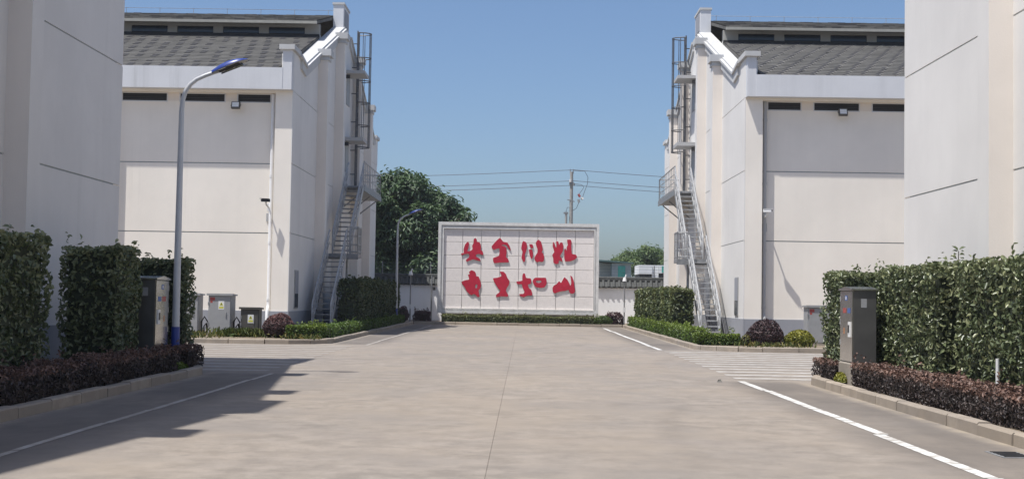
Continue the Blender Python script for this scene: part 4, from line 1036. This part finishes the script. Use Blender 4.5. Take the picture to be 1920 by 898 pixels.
shrub('round_shrub', 'round maroon shrub beside the short dark power cabinet', (-6.98, 38.9, 0.40), (0.47, 0.45, 0.40), 2600, 0.07, 'purple', 'core_red', GS)
shrub('round_shrub', 'round dark purple shrub beside the yellow-leaved shrub', (7.48, 39.0, 0.40), (0.53, 0.47, 0.46), 2400, 0.075, 'purple', 'core_red', GS, tint=0.25)
shrub('round_shrub', 'low yellow-leaved shrub in front of the right warehouse', (8.48, 39.0, 0.26), (0.44, 0.4, 0.30), 1500, 0.09, 'yellow', 'core')
shrub('dry_shrub', 'thin yellowish dry plant between the low green hedge and purple shrub', (6.86, 38.8, 0.2), (0.14, 0.14, 0.22), 160, 0.07, 'weed', 'core_red')
shrub('weed_tuft', 'small yellow-green weed at the foot of the dark steel cabinet', (5.44, 21.25, 0.16), (0.10, 0.24, 0.11), 260, 0.07, 'yellow', 'core', cat='weed')
shrub('weed_tuft', 'small green weed tuft in the kerb gap below the bright cabinet door', (-5.48, 21.95, 0.13), (0.10, 0.34, 0.08), 300, 0.07, 'lime', 'core', cat='weed')

# far beds
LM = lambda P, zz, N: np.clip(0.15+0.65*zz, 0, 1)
GF = 'tall clipped hedges by the far warehouses'
def scallop(P, zz, N): return np.clip(0.30+0.25*zz+0.22*np.sin(P[:, 1]*2.1), 0, 1)
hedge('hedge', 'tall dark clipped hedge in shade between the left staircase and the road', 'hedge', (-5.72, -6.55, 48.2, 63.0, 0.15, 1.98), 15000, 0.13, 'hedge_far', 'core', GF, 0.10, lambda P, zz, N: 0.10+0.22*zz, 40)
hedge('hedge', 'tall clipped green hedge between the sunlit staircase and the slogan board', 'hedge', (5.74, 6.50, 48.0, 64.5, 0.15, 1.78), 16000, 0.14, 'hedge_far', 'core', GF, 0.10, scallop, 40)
GG = 'low green hedges by the far kerbs'
hedge('low_hedge', 'low lime-green hedge at the left corner bed in front of the stair foot', 'hedge', (-6.62, -5.55, 37.9, 38.6, 0.10, 0.48), 2600, 0.075, 'lime', 'core', GG, 0.05, LM, 14, depth=0.09)
hedge('low_hedge', 'low green hedge in shade along the left far kerb', 'hedge', (-5.42, -5.95, 39.1, 62.5, 0.10, 0.45), 9000, 0.085, 'lime', 'core', GG, 0.05, lambda P, zz, N: 0.05+0.35*zz, 20, depth=0.09)
hedge('low_hedge', 'low bright green hedge along the right far kerb', 'hedge', (5.42, 5.98, 40.6, 64.4, 0.10, 0.55), 10000, 0.085, 'lime', 'core', GG, 0.06, LM, 40, depth=0.09)
hedge('low_hedge', 'short low green hedge at the foot of the sunlit staircase', 'hedge', (5.35, 6.65, 38.5, 39.3, 0.10, 0.42), 3000, 0.075, 'lime', 'core', GG, 0.06, LM, 16, depth=0.09)
hedge('low_hedge', 'low olive hedge running along the foot of the slogan board', 'hedge', (-3.85, 4.15, 66.0, 66.5, 0.10, 0.46), 6500, 0.085, 'hedge_far', 'core', None, 0.07, lambda P, zz, N: 0.35+0.5*zz, 40, depth=0.09)
hedge('bush', 'small ragged bush left of the slogan board by the white wall', 'shrub', (-5.25, -4.45, 66.0, 66.5, 0.10, 0.62), 1100, 0.10, 'purple', 'core', 'small bushes beside the slogan board', 0.16, lambda P, zz, N: 0.1+0.3*zz, 10, inset=0.2)
hedge('bush', 'small ragged bush right of the slogan board beside the slim lamp', 'shrub', (4.5, 5.25, 66.0, 66.5, 0.10, 0.60), 1100, 0.10, 'purple', 'core', 'small bushes beside the slogan board', 0.16, lambda P, zz, N: 0.1+0.3*zz, 10, inset=0.2)
shrub('bush', 'thin brownish bush at the far end of the dark left hedge', (-5.75, 65.4, 0.42), (0.30, 0.35, 0.45), 700, 0.09, 'purple', 'core', None, 0.3)
shrub('bush', 'green spreading bush at the right end of the low olive hedge', (4.3, 65.9, 0.28), (0.45, 0.3, 0.28), 800, 0.09, 'lime', 'core', None, 0.25)

# grass and dry litter in the left and right far beds
g = np.random.default_rng(77); n = 5200
xs = np.where(g.random(n) < 0.6, g.uniform(-12.5, -5.5, n), g.uniform(5.5, 12.5, n)); ys = 36.5+g.exponential(2.2, n)
keep = (ys < 44.9) & (np.sin(xs*1.9)+np.sin(ys*2.3+xs*0.7)+g.normal(0, .6, n) > 0.9); xs, ys = xs[keep], ys[keep]
P = np.stack([xs, ys, 0.10+g.uniform(0.02, 0.13, len(xs))], 1)
me = leaf_mesh('bed_grass', 'weed', P, np.stack([g.normal(0, 1, len(xs)), -np.ones(len(xs)), g.normal(0, .3, len(xs))], 1), 0.17, (0, 0, 0), 0.14, 0.4, -0.9, g.uniform(0, 1, len(xs)), seed=8)
o = bpy.data.objects.new('grass', me); link(o, None, (0, 0, 0)); tag(o, 'sparse grass and dry weeds on the soil of the far beds', 'grass', kind='stuff')
for (cx, cy, nn, lb) in ((-8.1, 39.2, 900, 'green-yellow grass clump in front of the dark brown cabinet'),):
    P = np.stack([g.normal(cx, 0.45, nn), g.normal(cy, 0.2, nn), 0.1+g.uniform(0, 0.2, nn)], 1)
    me = leaf_mesh('grass_clump', 'weed', P, np.stack([g.normal(0, 1, nn), -np.ones(nn), g.normal(0, .3, nn)], 1), 0.2, (cx, cy, 0.1), 0.12, 0.4, -1.0, g.uniform(0, .5, nn), seed=9)
    o = bpy.data.objects.new('grass_clump', me); link(o, None, (cx, cy, 0.1)); tag(o, lb, 'grass clump')

# ---------------------------------------------------------------- trees
def tree(name, label, base, limbs, clumps, n, size, mat, seed, droop=0.6, leaflets=5, group=None):
    g = np.random.default_rng(seed)
    o = empty(name, base, label, 'tree', group); b = Vector(base)
    t = MB(); top = limbs[0]
    t.tube([b, b+Vector((0.1, 0, top*0.5)), b+Vector((0.0, 0.1, top))], 0.30, 10, r1=0.15)
    t.obj('trunk', 'trunk', o, smooth=True)
    for c in limbs[1]:
        L = MB(); p0 = b+Vector((0, 0, top*g.uniform(0.5, 1.0))); q = Vector(c)
        L.tube([p0, p0.lerp(q, 0.5)+Vector((0, 0, 0.5)), q], 0.10, 6, r1=0.03); L.obj('limb', 'trunk', o, smooth=True)
    C = np.array([c[:3] for c in clumps]); Rr = np.array([c[3] for c in clumps])
    w = Rr**2; k = g.choice(len(C), n, p=w/w.sum())
    D = g.normal(0, 1, (n, 3)); D /= np.linalg.norm(D, axis=1)[:, None]
    rad = g.uniform(0.35, 1.0, n)**0.5
    P = C[k]+D*(Rr[k]*rad)[:, None]*np.array([1.05, 1.0, 0.78])
    # sprays: leaflets hang along a short drooping rachis
    dirh = D.copy(); dirh[:, 2] = dirh[:, 2]*0.4-droop*0.5; dirh += g.normal(0, 0.35, dirh.shape); dirh /= np.linalg.norm(dirh, axis=1)[:, None]
    s = (np.arange(leaflets)/leaflets)[None, :, None]*(size*3.0)
    Q = P[:, None, :]+dirh[:, None, :]*s; Q[:, :, 2] -= (np.arange(leaflets)/leaflets)[None, :]**2*size*droop*1.6
    Q += g.normal(0, size*0.28, Q.shape)
    N = np.repeat(D+np.array([0, 0, 0.9]), leaflets, 0)
    tint = np.repeat(np.clip(0.05+0.80*rad*np.clip(D[:, 2]*0.6+0.5, 0, 1)+g.normal(0, .10, n), 0, 1), leaflets)  # upper, outer sprays paler: light from above put into the tint
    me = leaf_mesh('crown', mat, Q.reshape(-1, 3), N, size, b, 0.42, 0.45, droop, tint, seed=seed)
    f = bpy.data.objects.new('crown', me); link(f, o, b)
def px(x, y, Y):
    d = rt2*((x-960)/F_PX) - up2*((y-449)/F_PX) + fw
    t = Y/d.y
    return CAM+d*t
g = np.random.default_rng(21)
cl = []
for (x, y, r) in ((745,340,1.0),(775,345,0.9),(720,350,0.9),(805,365,0.9),(835,380,0.75),(855,395,0.6),(765,375,1.2),(800,400,1.1),(725,390,1.2),(840,415,0.9),(868,408,0.35),(705,430,1.2),(745,430,1.3),(790,440,1.2),(825,450,1.0),(690,470,1.2),(730,475,1.2),(775,485,1.2),(815,490,1.1),(700,505,1.0),(750,510,1.0),(800,512,1.0),(690,370,1.2),(680,420,1.3),(670,470,1.3),(660,400,1.2),(650,440,1.2),(845,470,0.8),(845,440,0.8)):
    for k in range(2):
        p = px(x+g.normal(0, 5), y+g.normal(0, 4), 88+g.uniform(-2.2, 2.2)); cl.append((p.x, p.y, p.z, r*g.uniform(0.75, 1.0)))
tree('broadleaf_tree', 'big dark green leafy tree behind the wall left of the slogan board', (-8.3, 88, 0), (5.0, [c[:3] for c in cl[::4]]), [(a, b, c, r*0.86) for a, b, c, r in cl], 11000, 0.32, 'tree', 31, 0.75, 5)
cl = []
for (x, y, r) in ((1205,475,0.95),(1225,480,1.0),(1180,485,0.85),(1165,492,0.7),(1195,495,1.0),(1235,498,1.1),(1155,498,0.5),(1215,505,1.0),(1250,490,1.2),(1262,505,1.2)):
    for k in range(2):
        p = px(x+g.normal(0, 4), y+g.normal(0, 3), 132+g.uniform(-2, 2)); cl.append((p.x, p.y, p.z, r*g.uniform(0.8, 1.0)))
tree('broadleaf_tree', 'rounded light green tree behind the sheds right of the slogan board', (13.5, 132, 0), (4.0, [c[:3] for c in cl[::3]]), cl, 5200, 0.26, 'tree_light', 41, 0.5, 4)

# ================================================================== BACKDROP BEYOND THE WALL
up_ = empty('utility_pole', (3.80, 100.0, 0), 'concrete utility pole with wires and switch gear above the slogan board', 'utility pole')
MB().tube([(3.80, 100, -0.1), (3.80, 100, 11.1)], 0.19, 10, r1=0.12).obj('pole', 'pole_conc', up_, smooth=True)
for x in (3.69, 3.92):
    MB().tube([(x, 100, 10.95), (x, 100, 11.3)], 0.035, 6).obj('insulator', 'steel_dark', up_)
MB().box(3.62, 3.99, 99.8, 100.2, 10.1, 10.28).obj('crossarm', 'steel_dark', up_)
MB().tube([(3.72, 99.75, 10.28), (3.72, 99.75, 10.5)], 0.09, 8).obj('insulator', 'ceramic', up_, smooth=True)
MB().tube([(3.95, 99.75, 10.0), (3.97, 99.75, 10.2)], 0.08, 8).obj('insulator', 'steel_dark', up_, smooth=True)
MB().bar((3.5, 99.9, 8.95), (4.05, 99.9, 8.80), 0.07, 0.07).obj('crossarm', 'steel_dark', up_)
MB().tube([(4.33, 99.8, 9.38), (4.45, 99.8, 9.15)], 0.09, 8).obj('fuse_red', 'label_red', up_, smooth=True)
MB().tube([(4.55, 99.8, 9.1), (4.68, 99.8, 8.98)], 0.10, 8).obj('fuse_white', 'ceramic', up_, smooth=True)
MB().tube([(4.33, 99.8, 8.98), (4.40, 99.8, 8.72)], 0.09, 8).obj('switch', 'cab_grey', up_, smooth=True)
for pts in ([(3.92, 100, 11.2), (4.8, 99.9, 11.15), (5.05, 99.9, 10.7), (5.02, 99.9, 10.2), (4.65, 99.85, 9.15)], [(3.95, 100, 10.2), (4.6, 99.9, 10.1), (4.75, 99.9, 9.9), (4.4, 99.85, 9.4)], [(4.36, 99.8, 8.7), (4.2, 99.9, 8.3), (3.9, 100, 8.1)], [(3.8, 99.9, 8.35), (3.5, 99.9, 8.35), (3.38, 99.9, 7.95), (3.4, 99.9, 7.7)]):
    MB().tube(pts, 0.022, 5).obj('jumper_wire', 'wire', up_, smooth=True)
p2 = empty('short_pole', (3.42, 99.9, 0), 'short second pole standing left of the taller concrete utility pole', 'utility pole')
MB().tube([(3.42, 99.9, -0.1), (3.42, 99.9, 8.0)], 0.09, 8).obj('pole', 'pole_conc', p2, smooth=True)
MB().box(3.22, 3.58, 99.8, 100.0, 7.85, 7.98).obj('crossarm', 'steel_dark', p2)
for dz, lb in ((11.26, 'uppermost overhead wire above the slogan board'), (10.42, 'middle overhead wire of the three above the slogan board'), (10.08, 'lowest overhead wire of the three above the slogan board')):
    pts = []
    for i in range(41):
        x = -44+i*2.4
        s = abs(x-3.8)/44.0
        pts.append((x if i else -44, 100+abs(x-3.8)*0.02, dz-3.4*s*(1-s)*0.75-0.5*s))
    pts = [p for p in pts if abs(p[0]-3.8) > 0.01]
    tag(MB().tube(pts, 0.023, 5).obj('overhead_wire', 'wire', None, (0, 0, 0), True), lb, 'wire', 'overhead wires')
sh = empty('teal_shed', (7.4, 100, 0), 'grey-teal flat-roofed shed behind the wall right of the slogan board', 'shed')
MB().box(6.95, 8.45, 100, 104, 0, 4.15).obj('wall', 'shed_teal', sh)
MB().box(5.6, 6.95, 101.2, 104, 0, 4.15).obj('wall', 'shed_teal', sh)
MB().prism([(5.4, 4.30), (8.6, 4.12), (8.6, 4.22), (5.4, 4.42)], 'Y', 99.7, 104.3).obj('roof', 'shed_trim', sh)
MB().box(7.45, 8.0, 99.96, 99.999, 3.05, 3.95).obj('window', 'green_glass', sh)
MB().box(6.88, 6.95, 99.94, 100.02, 0, 4.15).obj('corner_post', 'shed_trim', sh)
wh = empty('white_outbuilding', (11, 110, 0), 'low white outbuilding with green glazing far behind the wall', 'outbuilding')
MB().box(9.95, 14, 110, 114, 0, 3.0).obj('wall', 'shed_white', wh)
MB().box(9.9, 11.0, 109.6, 114, 3.55, 4.30).obj('parapet', 'shed_white', wh)
MB().box(11.02, 11.55, 109.8, 114, 0, 4.30).obj('wall', 'shed_white', wh)
MB().box(11.57, 14, 109.6, 114, 3.62, 4.30).obj('parapet', 'shed_white', wh)
MB().box(10.0, 14, 110.3, 114, 3.001, 3.55).obj('dark_recess', 'dark', wh)
for k in range(3): MB().box(11.8+k*0.55, 12.27+k*0.55, 109.55, 109.6, 3.70, 4.22).obj('window', 'green_glass', wh)
MB().box(11.6, 14, 109.62, 110.29, 3.0, 3.08).obj('sill', 'shed_white', wh)

# ================================================================== AIR
hz = MB().box(-70, 70, -12, 150, -1.3, 18.0).obj('haze', 'dark', kind='stuff')
hz.data.materials.clear()
hm = bpy.data.materials.new('haze_air'); hm.use_nodes = True; ht = hm.node_tree; ht.nodes.clear()
hv = ht.nodes.new('ShaderNodeVolumePrincipled'); hv.inputs['Color'].default_value = (0.85, 0.9, 1.0, 1); hv.inputs['Density'].default_value = 0.00032
ho = ht.nodes.new('ShaderNodeOutputMaterial'); ht.links.new(hv.outputs[0], ho.inputs['Volume'])
hz.data.materials.append(hm)
